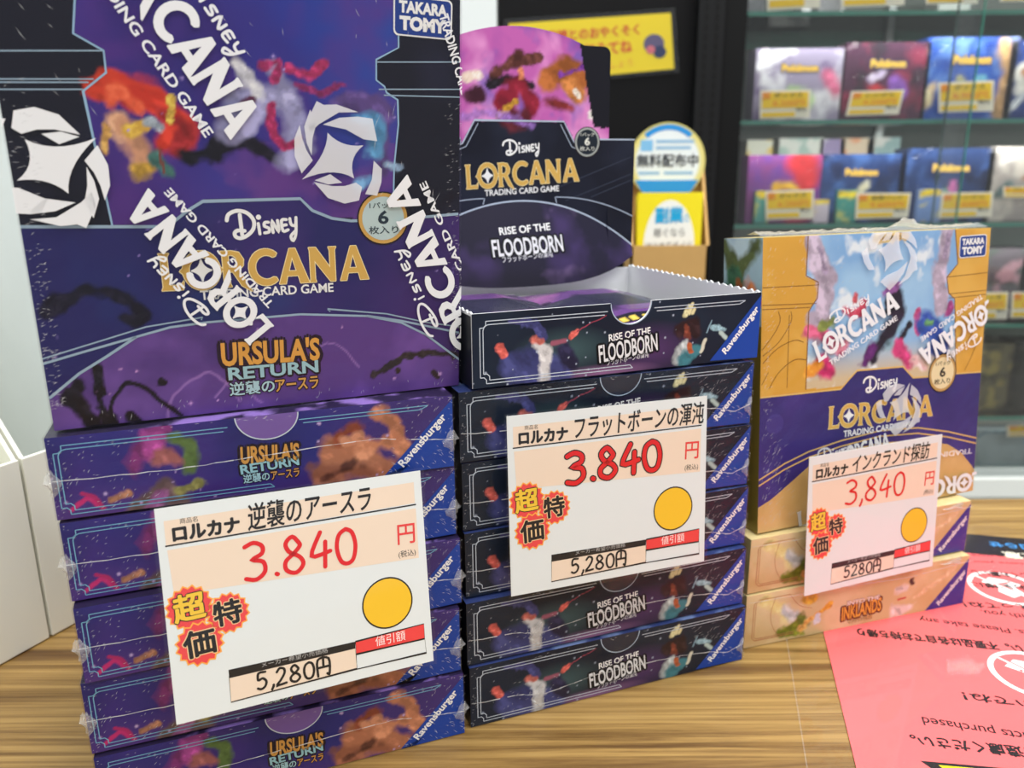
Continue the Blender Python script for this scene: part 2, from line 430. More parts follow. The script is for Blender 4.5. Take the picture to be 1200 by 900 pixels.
# ------------------------------------------------------------------ soft printed colour fields (abstract stand-ins for the pictures)
def noise2(U, V, size, seed):
    r = np.random.RandomState(seed); g = r.rand(64, 64)
    x, y = U / size, V / size
    i, j = np.floor(x).astype(int), np.floor(y).astype(int); fx, fy = x - i, y - j
    fx, fy = fx * fx * (3 - 2 * fx), fy * fy * (3 - 2 * fy)
    G = lambda a, b: g[a % 64, b % 64]
    return (G(i, j) * (1 - fx) + G(i + 1, j) * fx) * (1 - fy) + (G(i, j + 1) * (1 - fx) + G(i + 1, j + 1) * fx) * fy
def fbm(U, V, size, seed):
    return sum(noise2(U, V, size / 2 ** k, seed + k) * .5 ** k for k in range(4)) / 1.875
def seg_dist(U, V, pts):
    d = np.full(U.shape, 1e9)
    if len(pts) == 1: return np.hypot(U - pts[0][0], V - pts[0][1])
    for a, b in zip(pts[:-1], pts[1:]):
        dx, dy = b[0] - a[0], b[1] - a[1]; l2 = dx * dx + dy * dy or 1e-9
        t = np.clip(((U - a[0]) * dx + (V - a[1]) * dy) / l2, 0, 1)
        d = np.minimum(d, np.hypot(U - a[0] - t * dx, V - a[1] - t * dy))
    return d
def linv(c):
    return np.array(lin(c))
class Paint:
    def __init__(self, U, V, seed, warp=1.2, wsize=8):
        self.U0, self.V0, self.seed = U, V, seed
        self.U = U + (fbm(U, V, wsize, seed) - .5) * 2 * warp; self.V = V + (fbm(U, V, wsize, seed + 9) - .5) * 2 * warp
        self.c = np.zeros(U.shape + (3,))
    def mix(self, a, rgb):
        self.c = self.c * (1 - a[..., None]) + linv(rgb) * a[..., None]
    def fill(self, rgb): self.c[:] = linv(rgb)
    def cloud(self, rgb, size, seed, lo=.45, hi=.7, amt=1.0, mask=None):
        a = np.clip((fbm(self.U, self.V, size, seed) - lo) / (hi - lo), 0, 1) * amt
        self.mix(a if mask is None else a * mask, rgb)
    def blob(self, pts, r, rgb, soft=.5, amt=1.0, sx=1.0):
        pts = spline(pts, 4) if len(pts) > 2 else pts
        d = seg_dist(self.U, self.V, pts)
        self.k = getattr(self, 'k', 0) + 1
        if r > 1.5:   # ragged brush edge and streaky pigment
            d = d + (fbm(self.U0, self.V0, r * 1.6, self.seed + 7 * self.k) - .5) * r * 1.5
            a = np.clip((r - d) / max(r * soft, 1e-3), 0, 1) * amt
            self.mix(a, rgb)
            t = fbm(self.U0 + self.V0 * .4, self.V0, r * .9, self.seed + 7 * self.k + 3)
            self.mix(a * np.clip((t - .56) / .16, 0, 1) * .55, tuple(min(255, c * 1.28 + 14) for c in rgb)); self.mix(a * np.clip((.44 - t) / .16, 0, 1) * .5, tuple(c * .62 for c in rgb))
        else: self.mix(np.clip((r - d) / max(r * soft, 1e-3), 0, 1) * amt, rgb)
    def region(self, mask, rgb, amt=1.0): self.mix(mask.astype(float) * amt, rgb)
    def stars(self, n, rgb, r, seed, mask=None):
        q = np.random.RandomState(seed); w, h = self.U0.max(), self.V0.max()
        for _ in range(n):
            x, y = q.rand() * w, q.rand() * h; rr = r * (.4 + q.rand())
            a = np.clip(1.3 - np.hypot(self.U0 - x, self.V0 - y) / rr, 0, 1)
            self.mix(a if mask is None else a * mask, rgb)
    def below(self, line):
        xs, ys = zip(*sorted(line)); return self.V0 < np.interp(self.U0, xs, ys)
    def inside(self, poly):
        m = np.zeros(self.U0.shape, bool); n = len(poly)
        for i in range(n):
            (x0, y0), (x1, y1) = poly[i - 1], poly[i]
            if y0 == y1: continue
            c = (y0 > self.V0) != (y1 > self.V0)
            m ^= c & (self.U0 < (x1 - x0) * (self.V0 - y0) / (y1 - y0) + x0)
        return m
# ------------------------------------------------------------------ setting
def structure(o, label=None, cat=None):
    o['kind'] = 'structure'
    if label: o['label'] = label; o['category'] = cat
    return o
mb = MB(); mb.box(-3.5, 4.5, -3.0, 4.0, -0.80, -0.75, rough_material('vinyl_floor', (176, 172, 164), 0.35, 0.05, 8))
structure(mb.build('floor'), 'pale grey shop floor far below the table', 'floor')
mb = MB(); mb.box(-3.5, 4.5, 2.6, 2.7, -0.75, 2.6, rough_material('white_wall', (214, 216, 212), 0.6, 0.03, 6))
structure(mb.build('wall_back'), 'pale back wall of the shop behind the shelving', 'wall')
mb = MB(); mb.box(-0.98, -0.95, -3.0, 2.6, -0.75, 2.6, rough_material('grey_wall', (200, 206, 206), 0.5, 0.03, 6))
structure(mb.build('wall_left'), 'pale grey side wall beyond the white file holders', 'wall')

# display table: top, apron, legs
tb = thing('display_table', 'wooden display table with striped oak grain carrying every stack', 'table', (0.2, 0.215, 0))
m_ = MB(); m_.box(-0.98, 0.98, -0.30, 0.335, -0.030, 0.0, WOOD); m_.build('tabletop', tb, bevel=0.0015)
APR = rough_material('table_apron', (120, 88, 52), 0.5)
m_ = MB(); m_.box(-0.92, 0.92, -0.26, -0.24, -0.11, -0.0305, APR); m_.build('apron', tb)
m_ = MB(); m_.box(-0.92, 0.92, 0.28, 0.30, -0.11, -0.0305, APR); m_.build('apron', tb)
for x in (-0.92, 0.87):
    for y in (-0.235, 0.225):
        m_ = MB(); m_.box(x, x + .05, y, y + .05, -0.749, -0.0305, APR); m_.build('leg', tb)

# white gloss pillar and black partition
PX0, PZ0 = (-0.0629,0.4548)
PX1, PZ1 = (-0.0167,0.4545)
mb = MB(); mb.box(-0.95, PX1, 1.15, 1.30, -0.75, 2.6, rough_material('white_gloss_panel', (222, 228, 228), 0.18, 0.04, 5, 0.6))
structure(mb.build('wall_panel'), 'glossy white wall panel beside the black partition', 'wall')
mb = MB(); BLK = rough_material('black_board', (13, 13, 15), 0.6, 0.1, 14, .15); mb.box(PX1 + .002, 0.29, 1.15, 1.18, -0.75, 2.4, BLK)
structure(mb.build('wall_partition'), 'matt black partition board behind the flyer stand', 'wall')
# slotted shelf upright on the partition
up = thing('slotted_upright', 'black slotted metal upright fixed to the black partition', 'upright', (0.264, 1.1395, 0))
m_ = MB(); m_.box(-.017, .017, -.010, .010, -0.75, 2.3, M((17, 18, 20), 0.45)); 
for k in range(30):
    for s in (-.007, .007):
        m_.box(s - .002, s + .002, -.0104, -.0101, .16 + k * .012, .168 + k * .012, M((8, 8, 9), 0.7))
m_.build('slotted_channel', up)

# yellow notice in a clear sleeve on the partition
NQ = [(-0.0012,0.4247),(0.2131,0.4367),(0.2207,0.3674),(0.0005,0.3496)]
def quad_map(Q, y, w, h):
    def f(u, v, d):
        s, t = u / w, v / h
        x = (Q[3][0] * (1 - s) + Q[2][0] * s) * (1 - t) + (Q[0][0] * (1 - s) + Q[1][0] * s) * t
        z = (Q[3][1] * (1 - s) + Q[2][1] * s) * (1 - t) + (Q[0][1] * (1 - s) + Q[1][1] * s) * t
        return (x, y - d, z)
    return f
nt_ = thing('notice_sign', 'yellow notice with red handwriting taped to the black partition', 'sign', (0.11, 1.146, .39))
nt_inv = Vector((0.11, 1.146, .39))
fm = quad_map(NQ, 1.146, 220, 80)
m_ = MB(); S = Sheet(m_, 220, 80, lambda u, v, d: tuple(Vector(fm(u, v, d)) - nt_inv), step=3e-4)
YEL = M((238, 212, 30), 0.4)
S.poly([(0, 0), (220, 0), (220, 80), (0, 80)], YEL, 1)
RD = M((214, 92, 40), 0.5)
S.text('お客様とのおやくそく', (38, 52), (176, 53), 15, RD, 2, .03); S.text('いっしょにみてね', (38, 28), (165, 29), 17, RD, 2, .03); S.text('ていねいに扱いましょう', (40, 8), (165, 9), 11, M((226, 140, 60), .5), 2)
S.disc((195, 38), 14, M((92, 84, 120), .5), 2, 18); S.disc((202, 26), 9, M((38, 50, 92), .5), 3, 14); S.disc((190, 30), 6, M((206, 110, 120), .5), 4, 12)
m_.build('notice_paper', nt_)
m_ = MB(); S = Sheet(m_, 220, 80, lambda u, v, d: tuple(Vector(fm(u, v, d)) - nt_inv), (-20, 240, -20, 100), step=3e-4); S.poly([(-6, -6), (226, -6), (226, 86), (-6, 86)], film_material('notice_sleeve', .05, (30, 30, 30), .5, .12), 6); m_.build('clear_sleeve', nt_)

# low black counter carrying the flyer stand
ct = thing('low_counter', 'low black counter standing behind the table under the flyer stand', 'counter', (0.16, 1.0, -0.749))
m_ = MB(); m_.box(-.16, .12, -.12, .12, 0, .789, BLK); m_.build('cabinet_body', ct, bevel=.003)
m_ = MB(); m_.box(-.165, .125, -.125, .125, .7895, .809, M((36, 37, 40), .4)); m_.build('counter_top', ct, bevel=.002)

# cardboard flyer stand
FY = 0.92
FQ = [(0.1301,0.2903),(0.2133,0.2897),(0.2194,0.2309),(0.2259,0.1168),(0.1364,0.1174),(0.1329,0.2315)]
fx0, fx1 = FQ[4][0], FQ[3][0]; fz0 = 0.0605
CARD = rough_material('kraft_cardboard', (196, 156, 96), 0.7, 0.08, 40); CARD_D = M((160, 120, 62), .7)
fs = thing('flyer_stand', 'cardboard flyer stand with a round blue and white header sign', 'stand', ((fx0 + fx1) / 2, FY, fz0))
hw = (fx1 - fx0) / 2
LZ = [(0.1762,0.1531),(0.1730,0.2266),(0.1739,0.2062),(0.1703,0.2891),(0.1736,0.2118)]
zl, zt = LZ[0][1] - fz0, LZ[1][1] - fz0
m_ = MB()
m_.box(-hw, hw, 0.0, .003, 0, zl, CARD); m_.box(-hw, hw, .047, .05, 0, zt + .012, CARD)
m_.prism([(0.0, 0), (.05, 0), (.05, zt + .012), (.045, zt + .012), (0.0, zl)], -hw, -hw + .003, CARD, 'x')
m_.prism([(0.0, 0), (.05, 0), (.05, zt + .012), (.045, zt + .012), (0.0, zl)], hw - .003, hw, CARD, 'x')
m_.box(-hw, hw, 0, .05, 0, .003, CARD)
S = Sheet(m_, 100, 60, lambda u, v, d: (-hw + u / 100 * 2 * hw, -d, v / 1000), step=3e-4)
S.poly([(2, zl * 1000 - 24), (18, zl * 1000 - 24), (18, zl * 1000 - 8), (2, zl * 1000 - 8)], M((104, 84, 58), .7), 1)
S.poly([(26, zl * 1000 - 30), (88, zl * 1000 - 30), (88, zl * 1000 - 6), (26, zl * 1000 - 6)], CARD_D, 1)
S.poly([(56, zl * 1000 - 28), (86, zl * 1000 - 28), (86, zl * 1000 - 8), (56, zl * 1000 - 8)], CARD, 2)
m_.build('tray', fs)
# round header on the back of the stand
rz = LZ[3][1] - fz0; R_ = hw * .98; czc = rz - R_
m_ = MB(); ring = [(R_ * math.cos(a), czc + R_ * math.sin(a)) for a in [2 * math.pi * i / 48 for i in range(48)]]
m_.prism(ring, .0372, .040, M((226, 214, 130), .5))
S = Sheet(m_, 100, 100, lambda u, v, d: ((u - 50) / 50 * R_, .037 - d, czc + (v - 50) / 50 * R_), step=2.5e-4)
S.disc((50, 50), 46, M((228, 222, 160), .5), 1, 48); S.disc((50, 50), 42, M((232, 240, 244), .5), 2, 48)
BLU = M((52, 148, 220), .5)
arc = [(50 + 44 * math.cos(a), 50 + 44 * math.sin(a)) for a in np.linspace(2.3, .85, 16)]
S.stroke(arc, 7, BLU, 3)
S.poly([(8, 27), (92, 27), (82, 12), (66, 4), (50, 1), (34, 4), (18, 12)], BLU, 3)
S.text('無料配布中', (10, 44), (90, 44), 16, M((60, 64, 70), .5), 4, .02)
S.poly([(14, 64), (30, 64), (30, 78), (14, 78)], M((130, 190, 232), .5), 3)
for k, (a, b, y) in enumerate(((34, 84, 74), (34, 80, 66), (12, 40, 34), (46, 84, 34))): S.poly([(a, y), (b, y), (b, y + 4), (a, y + 4)], M((150, 190, 222), .5), 3)
m_.build('header_sign', fs)
# the booklets standing in the tray
bz0 = .0035; bz1 = LZ[4][1] - fz0
for k in range(3):
    b = thing('booklet', ('yellow booklet with blue and black lettering in front inside the flyer stand', 'yellow booklet just behind the front booklet in the flyer stand', 'rearmost yellow booklet in the flyer stand')[k], 'booklet', ((fx0 + fx1) / 2, FY + .008 + k * .006, fz0 + bz0), group='booklets in the flyer stand')
    m_ = MB(); hb = bz1 - bz0 - k * .002; wb = hw - .008
    m_.box(-wb, wb, 0, .004, 0, hb, M((244, 226, 40), .45))
    if k == 0:
        S = Sheet(m_, 100, hb * 1000, lambda u, v, d: (-wb + u / 100 * 2 * wb, -d, v / 1000), step=2.5e-4); H = hb * 1000
        S.disc((50, H - 62), 40, M((245, 246, 240), .5), 1, 40, ry=54)
        S.text('副業', (28, H - 34), (70, H - 33), 17, M((40, 170, 222), .5), 2, .04); S.text('の', (72, H - 33), (80, H - 33), 9, M((40, 170, 222), .5), 2)
        S.text('稼ぐなら', (26, H - 50), (74, H - 49), 10, M((60, 60, 60), .5), 2); S.text('はじめてガイド', (14, H - 66), (86, H - 65), 11, M((60, 60, 60), .5), 2)
    m_.build('cover', b)

# ------------------------------------------------------------------ white file holders at the table's edge
WHT = rough_material('white_plastic', (238, 238, 226), 0.35, 0.02, 10, 0.5)
FDIR = math.radians(65.0)
def file_holder(label, x, y, length, hf, name_group):
    """front lip runs along local x, the body goes back along +y (away to the shop's side)"""
    t = thing('file_holder', label, 'file holder', (x, y, 0.0005), FDIR, name_group)
    th = .0022; hb, dp = .30, .23
    m_ = MB(); m_.box(0, length, 0, th, 0, hf, WHT); m_.build('front_lip', t, bevel=.0006)
    for k, x0 in enumerate((0, length - th)):
        m_ = MB(); m_.prism([(th, .0), (dp, .0), (dp, hb), (dp * .62, hb), (th, hf)], x0, x0 + th, WHT, 'x'); m_.build('side_wall', t)
    m_ = MB(); m_.box(th, length - th, dp - th, dp, 0, hb, WHT); m_.build('back_wall', t)
    m_ = MB(); m_.box(th, length - th, th, dp - th, 0, th, WHT); m_.build('bottom_panel', t)
    return t
fdx, fdy = math.cos(FDIR), math.sin(FDIR)
ax, ay = -0.2452, 0.3745
file_holder('white file holder nearest the camera at the table edge, only its front lip showing', ax - fdx * .1005, ay - fdy * .1005, .10, .100, 'white file holders')
file_holder('white file holder tucked behind the purple stack, holding a blue grey folder', ax + fdx * .0012, ay + fdy * .0012, .10, .100, 'white file holders')
fo = thing('plastic_folder', 'pale blue grey plastic folder standing in the white file holder', 'folder', (ax + fdx * .07, ay + fdy * .07, .0032), FDIR)
m_ = MB(); m_.prism([(.012, 0), (.215, 0), (.215, .285), (.012, .285)], .0, .003, rough_material('frosted_folder', (224, 231, 234), .3, .10, 14), 'x'); m_.build('folder_cover', fo)

# ------------------------------------------------------------------ pink paper in a clear sleeve on the table
PYAW = -math.atan2(0.2363, 0.9717)
pp = thing('notice_sheet', 'pink notice sheet with upside-down black lettering lying on the table', 'notice', (0.13996, 0.27548, 0.0006), PYAW)
m_ = MB(); S = Sheet(m_, 260, 300, lambda u, v, d: (u / 1000, v / 1000, d), (0, 210, -50, 247), step=3e-5)
PINK = rough_material('pink_paper', (244, 106, 108), .5, .03, 60); INK = M((38, 34, 36), .5); WPR = M((250, 246, 244), .5)
S.poly([(0, -50), (210, -50), (210, 247), (0, 247)], PINK, 0)
def ptext(s, p0, p1, hgt, mat=INK, bold=.0, layer=2):
    # reads from the far side of the table: starts at the higher u
    S.text(s, p0, p1, hgt, mat, layer, bold)
PT = dict(
 a=[(95.8,111.3),(17.3,109.4)], b=[(125.6,127.7),(52.1,130.4)], c=[(130.6,146.6),(86.9,145.6)], d=[(139.5,159.5),(79.4,151.3)],
 e=[(113.7,63.8),(55.9,62.9)], f=[(107.1,39.4),(33.5,41.5)], g=[(103.3,30.1),(25.5,25.9)],
 h=[(149.3,197.4),(95.1,192.7)], i=[(143.5,181.6),(90.7,176.7)], j=[(158.7,223.0),(102.0,216.0)], k=[(155.5,214.2),(99.6,207.2)])
ptext('い。不要品は各自でお持ち帰り', PT['a'][0], PT['a'][1], 7.4, bold=.035)
ptext('products. Please take any', PT['b'][0], PT['b'][1], 7.0, bold=.01)
ptext('trash with you.', PT['c'][0], PT['c'][1], 6.8, bold=.01)
ptext('もちかえってね！', PT['d'][0], PT['d'][1], 6.0, bold=.03)
ptext('すてないでね！', PT['e'][0], PT['e'][1], 6.2, bold=.03)
ptext('open products purchased', PT['f'][0], PT['f'][1], 7.6, bold=.01)
ptext('の開封はご遠慮ください。', PT['g'][0], PT['g'][1], 7.0, bold=.03)
ptext('店内よろしくお願いし', PT['h'][0], PT['h'][1], 6.5, bold=.03); ptext('ため、お客様に', PT['i'][0], PT['i'][1], 6.0, bold=.03)
ptext('please receive your', PT['k'][0], PT['k'][1], 4.2); ptext('for cleanliness in store', PT['j'][0], PT['j'][1], 4.2)
BB = [(101.0,215.8),(108.6,243.8),(199.0,264.2),(186.1,232.7)]
S.poly([(0, BB[1][1] - 27), (210, BB[1][1] - 27), (210, 247), (0, 247)], INK, 1)
bz = BB[1][1]
ptext('注意事項のお知らせ', (200, bz - 6), (118, bz - 6), 8, M((70, 150, 220), .5), .03, 3); ptext('店内でのご注意', (205, bz - 20), (122, bz - 20), 9, M((238, 232, 210), .5), .03, 3)
# two no-littering roundels
for c, r in (((108.9,173.7), 18.5), ((94.0,85.1), 18.5)):
    ringp = [(c[0] + r * math.cos(a), c[1] + r * math.sin(a)) for a in [2 * math.pi * i / 40 for i in range(40)]]
    S.stroke(ringp, 2.6, WPR, 2, closed=True)
    S.poly([(c[0] + x * r, c[1] + y * r) for x, y in ((-.62, .25), (-.30, .62), (.10, .55), (.55, .30), (.30, .05), (.46, -.28), (.05, -.62), (-.28, -.30), (-.20, .02))], WPR, 2)
    S.stroke([(c[0] - r * .66, c[1] + r * .70), (c[0] + r * .70, c[1] - r * .66)], 1.6, PINK, 3); S.stroke([(c[0] - r * .70, c[1] + r * .66), (c[0] + r * .66, c[1] - r * .70)], 1.4, WPR, 4)
    S.stroke([(c[0] - .3 * r, c[1] + .1 * r), (c[0] + .25 * r, c[1] + .42 * r)], 1.5, PINK, 3)
tri = [(26.3,9.6),(82.1,15.2),(41.5,-6.9)]
S.poly(tri, INK, 1); cx = sum(p[0] for p in tri) / 3; cy = sum(p[1] for p in tri) / 3
S.poly([(cx + (p[0] - cx) * .72, cy + (p[1] - cy) * .72) for p in tri], M((246, 232, 40), .5), 2)
m_.build('printed_paper', pp)
m_ = MB(); m_.add([(-.0200, -.05, .0009), (.232, -.05, .0009), (.232, .262, .0009), (-.0200, .262, .0009)], [(0, 1, 2, 3)], SLEEVE)
for x in (-.0200,): m_.add([(x, -.05, .00095), (x + .0005, -.05, .00095), (x + .0005, .262, .00095), (x, .262, .00095)], [(0, 1, 2, 3)], ink_film('sleeve_edge', .10))
m_.build('clear_sleeve', pp)
# ------------------------------------------------------------------ card boxes: printing
GOLD = M((214, 172, 88), .4); GOLD_L = M((248, 230, 176), .4); GOLD_D = M((120, 86, 40), .5); WH = M((240, 240, 240), .45); BRAND = M((26, 66, 158), .38)
CYAN = M((120, 176, 208), .45); PALE = M((196, 206, 220), .45); DARK = M((20, 20, 34), .45)
W_, D_, H_ = 142.0, 118.0, 29.7

def notch_frame(S, c, mat, gap=1.4, wd=.33):
    """double line border with notched corners: c = dict of mm positions"""
    x0, x1, y0, y1, ta, tb, be, te = c['x0'], c['x1'], c['y0'], c['y1'], c['ta'], c['tb'], c['be'], c['te']
    for k, g in enumerate((0, gap)):
        X0, Y0, Y1 = x0 + g, y0 + g, y1 - g; q = 2.6
        a = [(X0 + q, Y1)] + [(X0 + q * (1 - math.sin(t)), Y1 - q * (1 - math.cos(t)) ) for t in (.2, .6, 1.0, 1.4)] + [(X0, Y1 - q)] if k else [(X0 + q, Y1), (X0 + q, Y1 - q * .6), (X0 + q * .6, Y1 - q), (X0, Y1 - q)]
        S.stroke([(ta - (g if k else 0), Y1), (X0 + q, Y1)], wd, mat, 2)
        S.stroke(a, wd, mat, 2)
        S.stroke([(X0, Y1 - q), (X0, Y0 + q)], wd, mat, 2)
        S.stroke([(X0, Y0 + q), (X0 + q * .6, Y0 + q), (X0 + q, Y0 + q * .6), (X0 + q, Y0)], wd, mat, 2)
        S.stroke([(X0 + q, Y0), (be - g, Y0)], wd, mat, 2)
        S.stroke([(tb + (g if k else 0), Y1), (te + (2.2 if not k else -.8), Y1)], wd, mat, 2)
    S.stroke([(te + 2.2, y1), (te - .8, y1 - gap)], wd, mat, 2)
    S.stroke([(be, y0), (be - gap, y0 + gap)], wd, mat, 2)
def ravensburger(S, tri, p0, p1, hgt, mat=BRAND):
    S.poly(tri, mat, 3)
    S.text('Ravensburger', p0, p1, hgt, WH, 4, .028)
def half_tab(S, c, r, fill, rim, layer=3, ry=None):
    ry = ry or r
    q = [(c[0] + r * math.cos(a), c[1] + ry * math.sin(a)) for a in np.linspace(math.pi, 2 * math.pi, 26)]
    if fill: S.poly(q, fill, layer)
    S.stroke(q, .45, rim, layer + 1)

def purple_front(S):
    def fn(U, V):
        P = Paint(U, V, 3, 1.5, 9); P.fill((40, 42, 118))
        P.cloud((70, 46, 124), 40, 4, .42, .8, .8); P.cloud((34, 36, 100), 25, 8, .5, .8, .8)
        P.mix(np.clip((12 - V) / 14, 0, 1) * .6, (92, 58, 128)); P.mix(np.clip((U - 90) / 40, 0, 1) * .55, (78, 52, 112))
        # abstract ribbons standing in for the printed pictures
        P.blob([(26.7,16.4),(30.7,23.8),(35.9,26.9)], 4.6, (128, 52, 118), .5); P.blob([(31.9,19.8),(35.7,24.7)], 3.0, (172, 74, 150), .6)
        P.blob([(39.9,25.1),(45.4,21.7),(44.2,13.8)], 3.4, (88, 112, 62), .5); P.blob([(34.6,18.5),(39.4,16.8)], 4.0, (156, 92, 92), .5)
        P.blob([(26.4,-1.4),(34.0,6.5),(40.2,0.3)], 5.6, (112, 88, 88), .5); P.blob([(28.3,-1.7),(33.2,4.1)], 3.0, (156, 90, 146), .6); P.blob([(39.5,4.7),(45.9,6.6)], 2.4, (134, 128, 74), .5)
        P.blob([(16.2,4.9),(23.0,6.4)], 1.6, (170, 118, 92), .6)
        P.blob([(5.1,2.9),(9.8,6.9),(12.6,3.6)], .9, (190, 44, 112), .5); P.blob([(8.6,8.7),(11.9,6.9),(14.0,2.1)], .8, (170, 40, 100), .5)
        P.blob([(89.6,3.2),(100.0,5.5),(110.3,1.5)], 5.8, (150, 92, 70), .45); P.blob([(94.5,12.2),(106.6,9.8),(114.7,2.3)], 6.0, (176, 112, 84), .5)
        P.blob([(106.7,11.5),(117.4,14.6),(120.6,11.4)], 5.0, (196, 128, 96), .5); P.blob([(119.4,14.4),(117.6,22.3),(112.1,25.7)], 3.6, (188, 122, 92), .5)
        P.blob([(97.3,18.7),(102.6,21.4)], 4.2, (128, 62, 44), .5); P.blob([(99.8,17.0),(103.7,16.5)], 3.0, (206, 140, 108), .6)
        P.blob([(91.8,3.2),(101.7,7.0)], 2.6, (96, 56, 46), .6)
        P.stars(24, (196, 170, 220), .5, 5); return P.c
    S.art(fn, .5)
    notch_frame(S, dict(x0=(1.9,21.6)[0], x1=140, y0=1.6, y1=26.6, ta=(57.8,26.6)[0], tb=(82.9,28.3)[0], be=(72.2,2.5)[0], te=(129.9,28.1)[0]), CYAN)
    t0, t1 = (60.6,29.5), (82.7,30.0)
    half_tab(S, ((t0[0] + t1[0]) / 2, 29.7), (t1[0] - t0[0]) / 2, M((112, 82, 160), .3, .6), PALE, ry=9.2)
    a = [(61.1,12.0),(81.9,10.9),(60.8,8.0),(81.8,8.9),(61.5,4.5),(81.5,4.5)]
    DKO = M((30, 20, 34), .5)
    S.text("URSULA'S", a[0], a[1], 7.0, M((206, 150, 74), .45), 3, .035, outline=DKO, ow=.07); S.text('RETURN', a[2], a[3], 3.7, M((150, 196, 206), .45), 3, .03, outline=DKO, ow=.10)
    m = ((a[4][0] * .54 + a[5][0] * .46), (a[4][1] * .54 + a[5][1] * .46))
    S.text('逆襲の', a[4], m, 3.4, M((166, 204, 212), .45), 3, .02, outline=DKO, ow=.08); S.text('アースラ', (m[0] + .6, m[1]), a[5], 3.2, M((208, 150, 84), .45), 3, .02, outline=DKO, ow=.08)
    ravensburger(S, [(113.6,-0.1), (W_, 0), (W_, H_ * .985), (142.2,28.4)], (122.1,1.5), (140.4,20.1), 4.4)
    S.poly([(W_ - 28, 0), (W_ - 22, 0), (W_ - 18, 3.5)], BRAND, 3)

def navy_front(S, open_box=False):
    def fn(U, V):
        P = Paint(U, V, 13, 1.5, 9); P.fill((20, 27, 44))
        P.cloud((30, 44, 62), 40, 14, .4, .75); P.mix(np.clip(1 - np.hypot((U - 42) / 26, (V - 12) / 11), 0, 1), (62, 88, 92))
        P.mix(np.clip(1 - np.hypot((U - 84) / 26, (V - 9) / 13), 0, 1) * .9, (84, 54, 104)); P.mix(np.clip(1 - np.hypot((U - 60) / 30, (V - 1) / 4), 0, 1) * .8, (150, 104, 150))
        P.blob([(22.5,25.2),(28.4,22.6),(30.6,18.2)], 2.2, (60, 62, 112), .4); P.blob([(16.6,26.3),(22.5,25.5)], 1.3, (70, 68, 120), .5)
        P.blob([(18.4,7.2),(27.5,8.8),(35.1,6.3)], 7.0, (58, 62, 112), .45); P.blob([(16.1,2.5),(38.9,2.3)], 4.6, (62, 66, 118), .5)
        P.blob([(40.9,12.2),(44.4,6.1)], 4.6, (38, 36, 66), .5); P.blob([(28.3,15.5),(32.8,11.9),(31.9,0.8)], 3.4, (206, 204, 206), .5); P.blob([(27.6,17.0),(29.8,16.5)], 2.2, (206, 110, 100), .6)
        P.blob([(12.0,16.3),(13.8,13.3)], 2.0, (214, 98, 90), .5); P.blob([(43.7,17.8),(46.8,19.7)], 1.7, (214, 98, 90), .5); P.blob([(46.8,19.7),(60.3,25.8)], .35, (150, 60, 80), .6)
        P.blob([(35.2,15.6),(41.0,15.8)], 1.4, (150, 84, 104), .6)
        P.blob([(99.2,16.1),(103.5,19.6),(107.3,14.7)], 4.6, (44, 26, 30), .5); P.blob([(102.3,16.6),(102.8,14.3)], 2.4, (122, 60, 46), .5)
        P.blob([(101.2,22.8),(102.5,25.7)], 1.8, (206, 198, 150), .5); P.blob([(105.2,23.3),(106.0,24.7)], 1.2, (216, 208, 160), .5); P.blob([(103.4,23.4),(104.6,27.1)], 1.2, (222, 214, 166), .5)
        P.blob([(97.9,2.0),(101.2,8.2)], 3.4, (176, 184, 186), .5); P.blob([(102.7,1.9),(106.6,6.2)], 4.2, (64, 124, 136), .5); P.blob([(103.9,9.6),(104.8,6.4)], 1.8, (176, 92, 56), .5)
        P.blob([(110.3,5.9),(111.9,10.4)], 1.2, (206, 204, 186), .5); P.blob([(112.7,13.4),(115.2,18.7)], .5, (120, 150, 166), .5)
        P.blob([(115.3,15.6),(121.8,14.2)], 1.7, (132, 164, 176), .5); P.blob([(120.0,12.8),(123.8,10.9)], 1.3, (176, 196, 192), .5)
        P.stars(40, (170, 180, 200), .4, 15); return P.c
    t0, t1 = (63.0,27.8), (83.0,29.0); tc = (t0[0] + t1[0]) / 2; tr = (t1[0] - t0[0]) / 2
    keep = (lambda u, v: not (math.hypot((u - tc) / tr, (v - 30.0) / 9.2) < 1)) if open_box else None
    S.art(fn, .25 if open_box else .5, keep=keep)
    notch_frame(S, dict(x0=(3.3,12.9)[0], x1=140, y0=1.6, y1=27.0, ta=t0[0] - 1.5, tb=t1[0] + 1.5, be=(74.6,2.4)[0], te=(130.9,28.0)[0]), PALE, wd=.34)
    half_tab(S, (tc, 30.0), tr, None if open_box else M((26, 34, 56), .25, .6), M((168, 184, 204), .4), ry=9.2)
    a = [(62.4,14.0),(83.2,15.7),(58.0,5.1),(87.2,8.2),(61.7,3.6),(82.6,5.6)]
    DKO = M((10, 10, 16), .5)
    S.text('RISE OF THE', a[0], a[1], 3.2, WH, 3, .02); S.text('FLOODBORN', a[2], a[3], 7.8, M((222, 222, 226), .45), 3, .02, outline=DKO, ow=.07)
    S.text('フラッドボーンの渾沌', a[4], a[5], 2.7, M((206, 206, 212), .45), 3, .012)
    ravensburger(S, [(115.3,0.8), (W_, 0), (W_, H_ * .97), (142.2,29.2)], (124.7,2.2), (142.1,21.7), 4.3)

